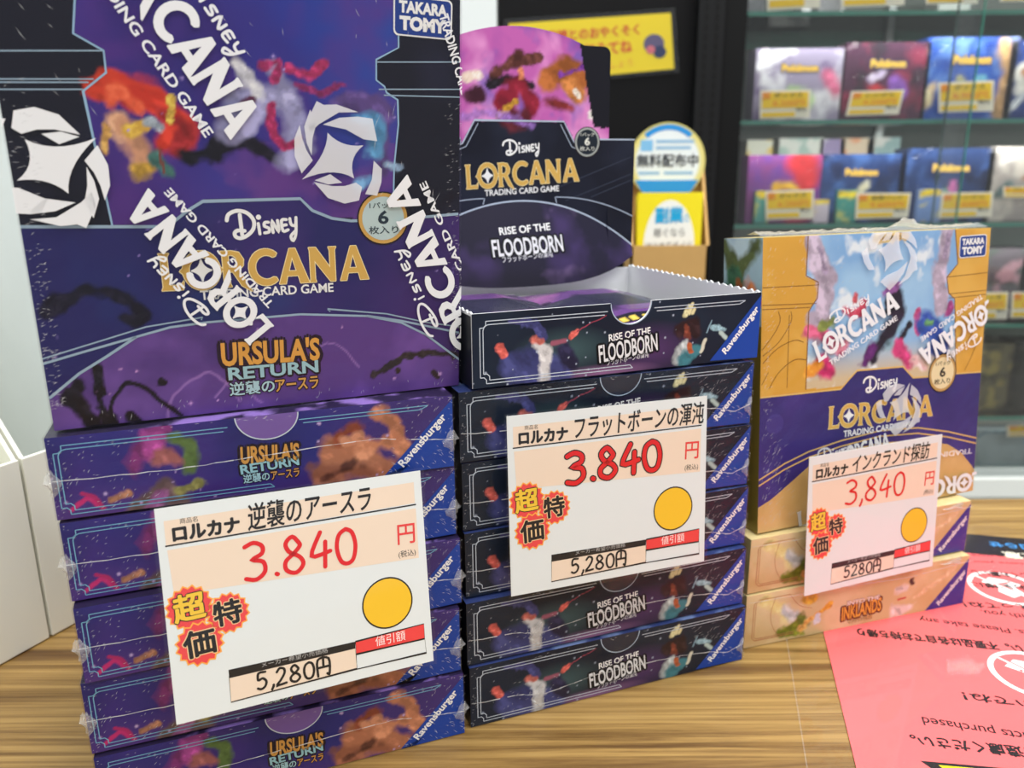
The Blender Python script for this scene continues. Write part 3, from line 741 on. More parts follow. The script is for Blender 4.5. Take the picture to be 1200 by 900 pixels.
def cream_front(S):
    def fn(U, V):
        P = Paint(U, V, 23, 1.5, 9); P.fill((216, 190, 138)); P.mix(np.clip((70 - U) / 40, 0, 1) * .8, (218, 208, 160))
        P.cloud((202, 160, 104), 30, 24, .45, .8, .8); P.cloud((240, 216, 176), 22, 27, .5, .8, .7)
        P.mix(np.clip(1 - np.hypot((U - 22) / 17, (V - 16) / 13), 0, 1) * .7, (226, 194, 156))
        P.blob([(11.2,25.0),(19.9,20.1),(25.2,14.3)], 5.0, (230, 216, 144), .6); P.blob([(25.1,17.2),(29.4,13.5)], 4.0, (196, 202, 206), .7)
        P.blob([(23.4,3.4),(29.6,6.6),(33.7,9.8)], 4.2, (116, 124, 36), .45); P.blob([(32.6,11.9),(35.9,7.4)], 3.8, (92, 110, 40), .5); P.blob([(27.6,3.0),(35.1,2.6)], 3.0, (132, 140, 44), .5)
        P.blob([(36.4,20.9),(40.6,22.1)], 3.6, (230, 186, 66), .5); P.blob([(33.9,4.8),(40.1,8.5)], 2.2, (232, 176, 96), .5); P.blob([(42.7,11.0),(51.5,16.2)], 1.8, (228, 168, 62), .5)
        P.blob([(43.9,7.8),(44.3,10.7)], 2.4, (216, 220, 232), .4)
        P.blob([(95.4,4.1),(104.6,4.5)], 4.4, (232, 214, 204), .6); P.blob([(96.3,17.0),(99.7,17.4)], 3.4, (236, 222, 212), .6); P.blob([(103.7,21.6),(105.1,19.4)], 1.6, (72, 40, 40), .4)
        P.blob([(95.8,11.1),(100.4,11.3)], .7, (190, 60, 60), .5); P.stars(26, (96, 60, 60), .45, 28, ((U > 92) & (U < 104) & (V < 12)))
        P.blob([(107.3,10.0),(122.5,17.4),(133.3,23.5)], 2.2, (236, 200, 160), .8, .6); return P.c
    S.art(fn, .5)
    RL = M((186, 122, 84), .5); b = [(6.7,24.4),(5.8,3.4),(15.2,25.2),(6.8,5.2)]
    S.stroke([(6, 25.6), (4.6, 24), (4.6, 5), (6.4, 3.2), (30, 3.2)], .32, RL, 2); S.stroke([(26, 26.4), (7.4, 26.4), (5.8, 24), (5.8, 5.4), (7.4, 4.2), (30, 4.2)], .28, RL, 2)
    S.stroke(spline([(17, 26), (15, 18), (16, 11), (20, 4)], 4), .22, RL, 2); S.stroke(spline([(26, 26), (32, 19), (40, 16)], 4), .22, RL, 2)
    a = [(59.7,4.5),(85.1,6.0),(62.4,13.2),(83.3,13.4),(64.3,1.9),(79.8,2.5)]
    S.text('INTO THE', a[2], a[3], 2.6, M((244, 236, 226), .5), 3, .03, outline=M((150, 92, 66), .5), ow=.03)
    S.text('INKLANDS', a[0], a[1], 8.4, M((232, 168, 70), .5), 3, .03, outline=M((110, 48, 36), .5), ow=.05)
    S.text('インクランド探訪', a[4], a[5], 2.4, M((236, 190, 120), .5), 3, .02, outline=M((110, 48, 36), .5), ow=.05)
    ravensburger(S, [(115.5,0.1), (W_, 0), (W_, H_ * .96), (141.9,28.0)], (125.9,1.0), (142.2,19.1), 4.3, M((58, 52, 142), .38))

TOP = dict(purple=((38, 30, 60), (150, 120, 200)), navy=((50, 64, 116), (110, 130, 176)), cream=((226, 206, 150), (238, 222, 180)))
SIDE = dict(purple=(52, 40, 92), navy=(16, 18, 28), cream=(222, 204, 150))
def film_shell(m_, x0, x1, y0, y1, z0, z1, seed, mat, nx=36, nz=10, amp=.0003, top=True):
    """thin clear wrap round a carton, its front creased"""
    r = np.random.RandomState(seed)
    def grid(fn, nu, nv):
        k = len(m_.v); vs = [fn(i / nu, j / nv) for j in range(nv + 1) for i in range(nu + 1)]
        m_.add(vs, [(j * (nu + 1) + i, j * (nu + 1) + i + 1, (j + 1) * (nu + 1) + i + 1, (j + 1) * (nu + 1) + i) for j in range(nv) for i in range(nu)], mat)
    A = r.rand(nz + 1, nx + 1)
    def front(s, t):
        j, i = int(round(t * nz)), int(round(s * nx)); e = min(s, 1 - s) * nx; edge = 0 if (i in (0, nx) or j in (0, nz)) else 1
        k = 1.0 + 1.8 * max(0, 1 - e / 4)
        return (x0 + (x1 - x0) * s, y0 - amp * A[j, i] * k * edge, z0 + (z1 - z0) * t)
    grid(front, nx, nz)
    grid(lambda s, t: (x1, y0 + (y1 - y0) * s, z0 + (z1 - z0) * t), 4, 2); grid(lambda s, t: (x0, y1 + (y0 - y1) * s, z0 + (z1 - z0) * t), 4, 2)
    grid(lambda s, t: (x1 + (x0 - x1) * s, y1, z0 + (z1 - z0) * t), 4, 2)
    if top: grid(lambda s, t: (x0 + (x1 - x0) * s, y0 + (y1 - y0) * t, z1), 6, 6)
def crumple(m_, cx, cz, y, side, seed, mat, wd=.0035, ht=.010, inw=.012):
    """gathered film at the end of the seam: a ragged little fan that sticks out past the corner"""
    r = np.random.RandomState(seed); n, k = 7, 6; vs = []
    for j in range(k + 1):
        t = j / k
        for i in range(n + 1):
            s = i / n
            x = cx + side * (wd * s * (1 - abs(t - .5) * 1.3) ) - side * inw * (1 - s) * (1 - abs(t - .5) * 1.7) * .55
            vs.append((x + r.uniform(-.0005, .0005), y - r.uniform(0, .0016) * (1 - abs(2 * t - 1)) + (0 if s < .6 else .003 * s), cz + (t - .5) * ht * (1.15 - .4 * s) + r.uniform(-.0006, .0006)))
    m_.add(vs, [(j * (n + 1) + i, j * (n + 1) + i + 1, (j + 1) * (n + 1) + i + 1, (j + 1) * (n + 1) + i) for j in range(k) for i in range(n)], mat)
SEAM_GLINT = ink_film('film_seam_glint', .62)  # white of the film seam, also used for the painted highlight slivers
def seam_line(S, pts, seed, wd=.36, layer=2):
    r = np.random.RandomState(seed); n = 46; q = []
    for i in range(n + 1):
        t = i / n * (len(pts) - 1); a = min(int(t), len(pts) - 2); f = t - a
        q.append((pts[a][0] * (1 - f) + pts[a + 1][0] * f + r.uniform(-.25, .25), pts[a][1] * (1 - f) + pts[a + 1][1] * f + r.uniform(-.22, .22)))
    for i in range(n):
        if r.rand() < .93: S.stroke([q[i], q[i + 1]], wd * r.uniform(.35, 1.2), SEAM_GLINT, layer)
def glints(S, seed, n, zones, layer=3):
    """flat white slivers painted on the film as highlights of its creases"""
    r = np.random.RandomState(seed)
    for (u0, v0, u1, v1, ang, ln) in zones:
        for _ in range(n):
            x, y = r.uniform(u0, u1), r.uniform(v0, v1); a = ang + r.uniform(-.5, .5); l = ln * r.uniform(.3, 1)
            S.tris([[(x, y), (x + l * math.cos(a), y + l * math.sin(a)), (x + l * .5 * math.cos(a) - .13 * math.sin(a), y + l * .5 * math.sin(a) + .13 * math.cos(a))]], SEAM_GLINT, layer)

def make_carton(kind):
    root = thing('card_box', 'card box', 'card box')
    w, d, h_ = W_ / 2000, D_ / 1000, H_ / 1000; hd = d / 2
    m_ = MB(); a, b = TOP[kind]
    m_.box(-w, w, -hd, hd, .0003, h_ + .0003, M(SIDE[kind], .4), skip='ft')
    # lid
    St = Sheet(m_, W_, D_, lambda u, v, q: (u / 1000 - w, v / 1000 - hd, h_ + .0003 + q))
    def fn(U, V):
        P = Paint(U, V, 31, 3, 14); P.fill(a); P.cloud(b, 12, 33, .52, .60); return P.c
    St.art(fn, 1.4)
    # back face stays plain; the front carries the print
    S = Sheet(m_, W_, H_, lambda u, v, q: (u / 1000 - w, -hd - q, v / 1000 + .0003))
    dict(purple=purple_front, navy=navy_front, cream=cream_front)[kind](S)
    m_.build('carton', root)
    f = MB(); film_shell(f, -w - .0004, w + .0004, -hd - .0007, hd + .0004, .0002, h_ + .0006, 5, FILM)
    F = Sheet(f, W_, H_, lambda u, v, q: (u / 1000 - w, -hd - .0011 - q, v / 1000 + .0003), (-2, W_ + 2, 0, H_))
    if kind == 'purple':
        seam_line(F, [(0, 14.5), (40, 13.6), (70, 14.8), (110, 16), (128, 13.5), (142, 11.5)], 7)
        glints(F, 11, 30, [(3, 14, 26, 27, .6, 1.9), (3, 2, 34, 13, .7, 2.2), (114, 2, 141, 12, -.6, 2.8), (120, 14, 141, 28, .7, 2.6)])
        glints(F, 14, 30, [(0, 1, 3, 29, .4, 1.4), (139.5, 1, 142, 29, -.5, 1.4), (0, 28, 142, 29.6, .1, 2.2)])
    elif kind == 'navy':
        seam_line(F, [(0, 12.6), (22, 11.6), (34, 8.6), (60, 12.4), (100, 11.8), (122, 9.8), (132, 6.8), (142, 10)], 8)
        glints(F, 15, 26, [(0, 1, 3, 29, .4, 1.4), (139.5, 1, 142, 29, -.5, 1.4), (0, 28, 142, 29.6, .1, 2.2)])
        glints(F, 12, 30, [(8, 3, 42, 18, .4, 2.0), (26, 4, 38, 11, 1.2, 2.2), (108, 15, 134, 27, .62, 3.8), (118, 3, 140, 11, -.4, 2.6)])
    else:
        seam_line(F, [(0, 26.5), (60, 25.5), (100, 24), (142, 27)], 9)
        glints(F, 13, 16, [(98, 12, 124, 27, .3, 3.0), (118, 3, 140, 18, 1.3, 3.0), (20, 24, 60, 28, 0, 3)])
    sv = {'purple': (14.0, 11.5), 'navy': (12.0, 9.0), 'cream': (26.5, 27.5)}[kind]
    wrap = f.build('shrink_wrap', root)
    def gather(*a):
        e = MB(); crumple(e, *a); e.build('film_gather', wrap)
    if kind == 'purple': gather(-w, sv[0] / 1000, -hd - .001, -1, 21, CRINKLE, .003, .009, .006)
    if kind != 'cream': gather(w, sv[1] / 1000, -hd - .001, 1, 22, CRINKLE, .0026 if kind == 'purple' else .001, .008, .010)
    if kind == 'navy': gather(-w + .034, .0088, -hd - .0014, 1, 23, CRINKLE, .004, .012, .012)
    if kind == 'cream': gather(w - .006, .0288, -hd - .001, 1, 24, CRINKLE, .005, .003, .03)
    return root

BH = 0.03055
def place(root, x, y, yaw, level, label, group, depth=D_):
    nx, ny = -math.sin(yaw), math.cos(yaw)
    root.location = (x + nx * depth / 2000, y + ny * depth / 2000, level * BH); root.rotation_euler = (0, 0, yaw); root['label'] = label; root['group'] = group
    return root
protoL = make_carton('purple')
LB = [(-.0902, .2785, .3600, 4, 'purple shrink-wrapped card box lying directly under the big upright purple box'),
      (-.0897, .2788, .3790, 3, 'purple card box second from the top of its pile, partly behind the price card'),
      (-.0878, .2757, .3900, 2, 'purple card box in the middle of its pile, mostly behind the price card'),
      (-.0894, .2746, .3600, 1, 'purple card box second from the bottom of its pile, behind the price card'),
      (-.0883, .2732, .3603, 0, 'purple card box lowest of its pile, resting on the wood and cut by the frame')]
for k, (x, y, a, lv, lab) in enumerate(LB):
    place(protoL if k == 0 else copy_tree(protoL), x, y, a, lv, lab, 'flat purple card boxes')
protoC = make_carton('navy')
CB = [(.0450, .3322, .3650, 4, 'navy card box directly under the opened display tray, above the price card'),
      (.0456, .3325, .3600, 3, 'navy card box behind the upper half of the black-edged price card'),
      (.0462, .3312, .3620, 2, 'navy card box behind the lower half of the black-edged price card'),
      (.0463, .3276, .3640, 1, 'navy card box second from the bottom of the navy pile, just under the price card'),
      (.0474, .3261, .3550, 0, 'navy card box lowest of the navy pile, resting on the wood')]
for k, (x, y, a, lv, lab) in enumerate(CB):
    place(protoC if k == 0 else copy_tree(protoC), x, y, a, lv, lab, 'flat navy card boxes')
protoR = make_carton('cream')
RB = [(.1848, .3839, .3312, 1, 'cream card box with blue corner, upper of two flat ones under the tan box'),
      (.1851, .3811, .3040, 0, 'cream card box with blue corner, lower of the two, standing on the pink sheet')]
for k, (x, y, a, lv, lab) in enumerate(RB):
    place(protoR if k == 0 else copy_tree(protoR), x, y, a, lv, lab, 'flat cream card boxes')

# ------------------------------------------------------------------ upright purple box
def pose(o, origin, yaw, lean, roll=0.0):
    u = Vector((math.cos(yaw), math.sin(yaw), 0)); n = Vector((-math.sin(yaw), math.cos(yaw), 0))
    v = Vector((0, 0, 1)) * math.cos(lean) + n * math.sin(lean)
    u, v = u * math.cos(roll) + v * math.sin(roll), v * math.cos(roll) - u * math.sin(roll)
    y = v.cross(u)
    o.matrix_world = Matrix(((u.x, y.x, v.x, origin[0]), (u.y, y.y, v.y, origin[1]), (u.z, y.z, v.z, origin[2]), (0, 0, 0, 1)))
def takara(S, c, w, h, rot, layer=4):
    S.rrect(c, w, h, w * .08, WH, layer, rot); S.rrect(c, w * .95, h * .92, w * .07, M((34, 62, 140), .4), layer + 1, rot)
    cr, sr = math.cos(rot), math.sin(rot); P = lambda x, y: (c[0] + x * cr - y * sr, c[1] + x * sr + y * cr)
    S.text('TAKARA', P(-w * .41, h * .07), P(w * .41, h * .07), h * .30, WH, layer + 2, .05); S.text('TOMY', P(-w * .40, -h * .36), P(w * .40, -h * .36), h * .36, WH, layer + 2, .06)
def badge(S, c, r, rim, fill, ink, layer=4, ry=None):
    ry = ry or r
    S.disc(c, r * 1.06, M((40, 26, 30), .5), layer, 40, ry * 1.06); S.disc(c, r, rim, layer + 1, 40, ry); S.disc(c, r * .86, fill, layer + 2, 40, ry * .86)
    S.text('1パック', (c[0] - r * .55, c[1] + ry * .40), (c[0] + r * .55, c[1] + ry * .40), ry * .24, ink, layer + 3, .01)
    S.text('6', (c[0] - r * .22, c[1] - ry * .22), (c[0] + r * .22, c[1] - ry * .22), ry * .54, ink, layer + 3, .03)
    S.text('枚入り', (c[0] - r * .60, c[1] - ry * .60), (c[0] + r * .60, c[1] - ry * .60), ry * .30, ink, layer + 3, .01)

ub = thing('upright_box', 'big upright purple card box with white film lettering on top of the purple pile', 'card box')
m_ = MB(); wb, hb, db = 146.0, 145.5, .0300
m_.box(-.073, .073, 0, db, 0, hb / 1000, M((44, 36, 84), .4), skip='f')
S = Sheet(m_, wb, hb, lambda u, v, q: (u / 1000 - .073, -q, v / 1000))
ART_POLY = [(24.6,148.7),(23.7,135.0),(22.0,125.4),(29.7,121.0),(29.6,114.7),(22.6,109.1),(25.8,68.0),(48.5,67.4),(51.4,74.6),(54.2,75.7),(86.4,76.1),(90.3,71.6),(97.1,68.7),(119.9,68.1),(120.6,86.8),(122.5,101.4),(122.4,109.7),(118.4,112.0),(117.7,114.0),(114.8,116.0),(115.0,122.7),(123.1,127.0),(123.4,158.3)]
MIDTOP = [(-0.4,68.5),(42.4,67.3),(49.0,72.4),(54.1,75.4),(86.3,75.8),(90.3,71.6),(97.1,68.7),(104.2,67.6),(126.2,68.0),(145.6,69.2)]
ARC = [(-0.3,23.7),(10.9,26.4),(28.7,30.5),(39.8,33.0),(52.1,33.8),(61.8,33.9),(84.0,34.3),(108.7,31.8),(122.1,28.2),(132.1,22.5),(146.6,10.5)]
ARCL = [(0.1,11.7),(9.9,19.3),(18.8,24.4),(28.7,30.5)]
def fn(U, V):
    P = Paint(U, V, 41, 2.5, 16); P.fill((20, 20, 36)); P.cloud((30, 30, 52), 30, 42, .5, .8)
    art = P.inside(ART_POLY).astype(float)
    P.region(art > 0, (58, 40, 122))
    P.cloud((44, 56, 150), 60, 44, .40, .65, .9, art); P.mix(art * np.clip((U - 85) / 30, 0, 1) * np.clip((V - 60) / 40, 0, 1) * .8, (44, 72, 160))
    P.mix(art * np.clip((94 - V) / 30, 0, 1) * .75, (84, 46, 118)); P.cloud((112, 66, 140), 18, 47, .55, .75, .6, art * (V < 95))
    P.cloud((92, 50, 134), 22, 49, .55, .8, .6, art)
    # abstract ribbons of colour standing in for the pictures
    P.blob([(25.6,110.0),(31.3,112.4),(37.0,109.7),(44.2,107.3)], 4.6, (206, 62, 40), .4); P.blob([(34.4,107.8),(43.0,107.3),(48.5,99.1),(43.3,93.2)], 6.2, (196, 52, 36), .45); P.blob([(45.0,103.0),(51.6,99.2),(49.0,91.7)], 4.0, (150, 36, 40), .6)
    P.blob([(29.7,105.1),(32.5,108.5),(36.5,104.6)], 3.0, (226, 92, 60), .6); P.blob([(30.9,98.8),(35.2,93.2),(36.5,86.8)], 4.8, (206, 150, 118), .6); P.blob([(32.1,96.8),(37.8,98.9)], 2.4, (206, 162, 66), .5)
    P.blob([(48.5,109.5),(47.2,101.7)], 1.6, (214, 176, 76), .4); P.blob([(40.5,100.3),(43.3,98.5)], 2.4, (166, 178, 190), .6); P.blob([(34.2,84.7),(39.4,85.7)], 3.0, (190, 150, 60), .5); P.blob([(41.2,88.4),(44.4,84.1)], 2.8, (66, 110, 104), .6); P.blob([(42.5,91.1),(42.8,83.6)], .5, (122, 60, 50), .4)
    P.blob([(26.6,98.7),(26.1,91.0)], 1.6, (206, 156, 84), .5)
    P.blob([(58.1,89.8),(67.9,93.5),(80.1,88.5)], 3.6, (20, 16, 30), .5); P.blob([(51.3,88.5),(61.7,94.0)], 3.4, (18, 16, 28), .5)
    P.blob([(65.9,99.5),(73.0,106.4),(81.4,108.0),(86.6,99.8),(83.2,91.4)], 6.4, (150, 148, 190), .5); P.blob([(80.6,117.3),(84.9,110.8),(88.4,102.7)], 4.2, (158, 156, 200), .5); P.blob([(67.9,118.1),(71.4,115.1),(73.8,111.0)], 3.2, (206, 206, 216), .5)
    P.blob([(77.1,119.0),(82.2,120.8),(80.2,115.5)], 2.2, (156, 46, 96), .5); P.blob([(85.9,118.4),(92.1,117.0),(97.5,121.6)], 2.2, (172, 50, 100), .5); P.blob([(87.4,113.6),(95.9,111.7),(102.4,114.2)], 1.6, (136, 44, 100), .6); P.blob([(79.0,106.5),(77.5,99.7),(81.6,93.6),(86.9,95.7)], 1.9, (160, 42, 90), .5)
    P.blob([(69.7,107.1),(73.1,108.3)], 1.6, (88, 40, 70), .5)
    P.blob([(103.1,109.2),(113.7,109.0),(116.5,97.5),(115.5,85.6)], 4.4, (90, 70, 130), .5); P.blob([(106.8,103.1),(113.4,100.4),(113.2,91.6)], 4.2, (90, 150, 196), .55); P.blob([(106.5,79.7),(112.9,82.1)], 3.0, (110, 156, 206), .6); P.blob([(116.8,86.8),(122.6,85.6)], 1.8, (150, 178, 210), .6)
    P.stars(60, (170, 150, 220), .5, 46, art)
    mid = P.below(MIDTOP); P.region(mid, (38, 36, 96)); m = mid.astype(float)
    P.cloud((58, 42, 108), 34, 51, .46, .75, .8, m); P.cloud((34, 44, 104), 26, 54, .5, .75, .8, m); P.mix(m * np.clip((U - 105) / 25, 0, 1) * .6, (72, 42, 108))
    P.mix(m * np.clip(1 - np.hypot((U - 62) / 30, (V - 40) / 10), 0, 1) * .6, (40, 70, 130))
    P.blob([(3.0,41.6),(11.0,46.7),(19.9,48.1),(27.1,44.2),(31.1,37.5),(26.3,36.6)], 3.0, (20, 18, 36), .5); P.blob([(2.2,41.3),(7.0,44.1)], 3.6, (22, 19, 38), .5)
    P.stars(40, (140, 120, 190), .4, 56, m)
    low = P.below(ARCL + ARC[3:]); P.region(low, (92, 62, 134)); l = low.astype(float)
    P.cloud((120, 84, 166), 22, 61, .48, .72, .8, l); P.cloud((70, 48, 112), 26, 63, .55, .8, .9, l)
    for pts, r_ in (([(35.6,-3.0),(38.9,8.0),(50.1,14.7),(60.9,3.7)], .7), ([(81.4,11.3),(93.1,23.6),(104.1,12.4)], .6), ([(52.1,4.7),(60.1,12.0),(68.4,2.7)], .6)): P.blob(pts, r_, (168, 126, 196), .8, .6)
    K_ = (22, 17, 28)
    P.blob([(14.6,21.6),(14.5,12.4),(14.5,-0.1)], 2.0, K_, .4); P.blob([(5.0,10.5),(8.2,5.5),(12.5,-1.4)], 3.6, K_, .4); P.blob([(8.1,14.7),(4.8,9.0)], 2.4, K_, .4); P.blob([(16.1,-0.3),(17.7,8.9),(23.1,13.6),(29.4,11.9),(36.4,5.4),(40.9,-0.4)], .9, K_, .4); P.blob([(17.2,4.3),(17.2,-0.4)], 1.8, K_, .4)
    P.blob([(24.2,4.3),(25.5,1.6)], 2.6, K_, .3); P.blob([(35.6,13.4)], 1.9, K_, .2); P.blob([(121.0,8.1)], 1.6, (52, 40, 40), .2); P.blob([(110.7,8.2),(124.6,13.8),(138.9,15.2),(144.4,13.6)], 1.6, (48, 40, 44), .4); P.blob([(135.2,6.6),(137.4,5.3)], 1.3, (52, 40, 44), .3)
    P.stars(30, (210, 160, 220), .6, 66, l)
    return P.c
S.art(fn, .65)
BL = M((150, 186, 214), .45); LN = M((152, 176, 196), .45)
S.stroke([(24.6,148.7),(23.7,135.0),(22.0,125.4),(29.7,121.0),(29.6,114.7),(22.6,109.1),(25.8,68.0)], .55, BL, 2); S.stroke([(123.4,158.3),(123.1,127.0),(115.0,122.7),(114.8,116.0),(117.7,114.0),(118.4,112.0),(122.4,109.7),(122.5,101.4),(120.6,86.8),(120.1,76.5)], .55, BL, 2)
for q in ([(2.1,119.5),(29.7,121.0)], [(0.9,111.7),(25.9,112.7)], [(0.8,110.8),(24.4,111.7)], [(0.5,108.8),(22.7,109.6)], [(115.0,121.9),(146.0,123.4)], [(115.6,113.0),(146.1,114.1)], [(117.4,111.1),(146.1,111.4)]): S.stroke(q, .4, LN, 2)
S.stroke(MIDTOP, 1.0, LN, 2); S.stroke(ARC, .8, LN, 2); S.stroke(ARCL, .9, LN, 2)
S.stroke([(-0.3,25.4),(16.5,29.7),(32.0,33.7),(50.5,35.7),(49.9,34.8)], .5, LN, 2); S.stroke([(94.9,34.6),(93.9,35.6),(116.4,32.1),(132.2,27.5),(146.5,24.5)], .5, LN, 2); S.stroke([(108.7,31.9),(122.1,28.9),(135.3,25.2),(146.5,22.0)], .8, LN, 2)
S.disney((61.8,62.6), (85.1,64.5), 9.0, WH, 3); S.lorcana((38.4,45.8), (109.9,46.0), 12.6, GOLD, 4, star=WH, outline=GOLD_L); S.text('TRADING CARD GAME', (50.3,41.8), (96.5,41.9), 3.4, WH, 4, .022)
# dark plate under the set title, then the title
DKO = M((40, 22, 40), .5)
S.text("URSULA'S", (55.2,17.1), (90.2,16.1), 9.2, M((222, 160, 74), .45), 4, .035, outline=DKO, ow=.07); S.text('RETURN', (57.1,11.7), (89.4,11.5), 4.8, M((158, 196, 204), .45), 4, .03, outline=DKO, ow=.10)
S.text('逆襲の', (57.2,5.8), (72.9,5.6), 5.0, M((176, 208, 214), .45), 4, .02, outline=DKO, ow=.07); S.text('アースラ', (73.3,5.5), (89.0,5.4), 4.6, M((214, 158, 84), .45), 4, .02, outline=DKO, ow=.07)
badge(S, (116.0,68.2), 9.2, M((206, 160, 78), .4, .5), M((186, 206, 206), .45), M((40, 54, 66), .5))
takara(S, (132.2,137.2), 21.5, 13.0, math.radians(-1.5), 4)
m_.build('carton', ub)
f = MB(); film_shell(f, -.0734, .0734, -.0008, db + .0004, -.0001, hb / 1000 + .0004, 45, FILM_BIG, 30, 30, .00025)
F = Sheet(f, wb, hb, lambda u, v, q: (u / 1000 - .073, -.0012 - q, v / 1000), (-.4, wb + .4, 0, hb))
def overprint(F, p0, p1, hgt, inkm=WHITE_INK, words='dlt', layer=1):
    """one run of the film's white lettering: p0 to p1 is the big word's base line, hgt its height"""
    l, (cx, cy) = F.frame(p0, p1, hgt); P = lambda s, t: (p0[0] + s * l * cx - t * hgt * cy, p0[1] + s * l * cy + t * hgt * cx)
    if 'l' in words: F.lorcana(p0, p1, hgt, inkm, layer)
    if 't' in words: F.text('TRADING CARD GAME', P(.10, -.52), P(.94, -.52), hgt * .27, inkm, layer, .022)
    if 'd' in words: F.disney(P(.26, 1.22), P(.72, 1.22), hgt * .52, inkm, layer, .15)
overprint(F, (28.2,156.2), (64.5,95.6), 13.0)
overprint(F, (74.0,31.0), (37.8,79.8), 10.8)
overprint(F, (159.0,10.4), (125.1,83.8), 11.0)
F.text('TRADING CARD G', (137.6,138.1), (147.5,107.6), 3.6, WHITE_INK, 1, .022)
F.emblem((10.8,86.8), 15.5, .02, WHITE_INK, 1); F.emblem((100.2,90.3), 14.6, math.pi, PALE_INK, 1)
r_ = np.random.RandomState(3)
glints(F, 71, 60, [(0, 60, 7, 112, .2, 2.2), (0, 26, 5, 62, .2, 2.0), (139, 50, 146, 112, .3, 2.0), (0, 8, 4, 30, .3, 2.2), (142, 8, 146, 60, .2, 1.8)]); glints(F, 74, 10, [(112, 70, 144, 112, 1.1, 7)]); glints(F, 72, 10, [(8, 100, 30, 145, 2.2, 4.5), (60, 120, 140, 145, 1.9, 4.0)]); glints(F, 73, 34, [(8, 1, 140, 6, 1.4, 2.4)])
f.build('shrink_wrap', ub)
pose(ub, (-.08861, .28757, .1531), .41868, -.06434, -.0054)

# ------------------------------------------------------------------ upright tan box on the cream pile
rb = thing('upright_box', 'tan and violet upright card box standing on the two cream boxes', 'card box')
m_ = MB(); wr, hr, dr = 147.0, 145.5, .0300
m_.box(-.0735, .0735, 0, dr, 0, hr / 1000, M((216, 196, 132), .45), skip='fl')
Sl = Sheet(m_, 30, hr, lambda u, v, q: (-.0735 - q, dr - u / 1000, v / 1000))
def fn(U, V):
    P = Paint(U, V, 81, 2, 10); P.fill((158, 138, 62)); P.region(V > 104, (168, 196, 206)); P.cloud((206, 226, 228), 14, 82, .4, .7, .8, (V > 104).astype(float))
    P.blob([(0, 142), (10, 128), (24, 142)], 6, (96, 108, 60), .5); P.blob([(3, 118), (12, 112), (8, 126)], 6, (58, 104, 74), .5); P.blob([(12, 124), (16, 112)], 3, (166, 96, 54), .5); P.blob([(20, 122), (28, 116)], 5, (222, 122, 74), .5); P.blob([(20, 113), (24, 110)], 4, (230, 176, 146), .5)
    return P.c
Sl.art(fn, .7)
S = Sheet(m_, wr, hr, lambda u, v, q: (u / 1000 - .0735, -q, v / 1000))
SKY = [(26.4,151.5),(25.7,126.5),(33.2,123.0),(32.9,115.3),(29.4,111.4),(27.9,109.0),(27.4,70.4),(128.3,68.7),(124.0,109.2),(119.4,112.6),(117.5,121.0),(124.7,127.6),(120.9,148.4)]
BANDT = [(-1.3,69.3),(49.5,68.4),(55.3,73.5),(59.6,77.0),(90.3,76.1),(97.8,69.5),(108.6,69.0),(128.3,68.7),(148.7,67.8)]
GB = [(-0.8,12.8),(8.0,16.3),(21.1,24.2),(31.7,30.8),(50.8,35.4),(76.5,36.5),(103.4,34.7),(125.6,29.3),(135.7,23.5),(143.7,15.4),(151.1,7.2)]
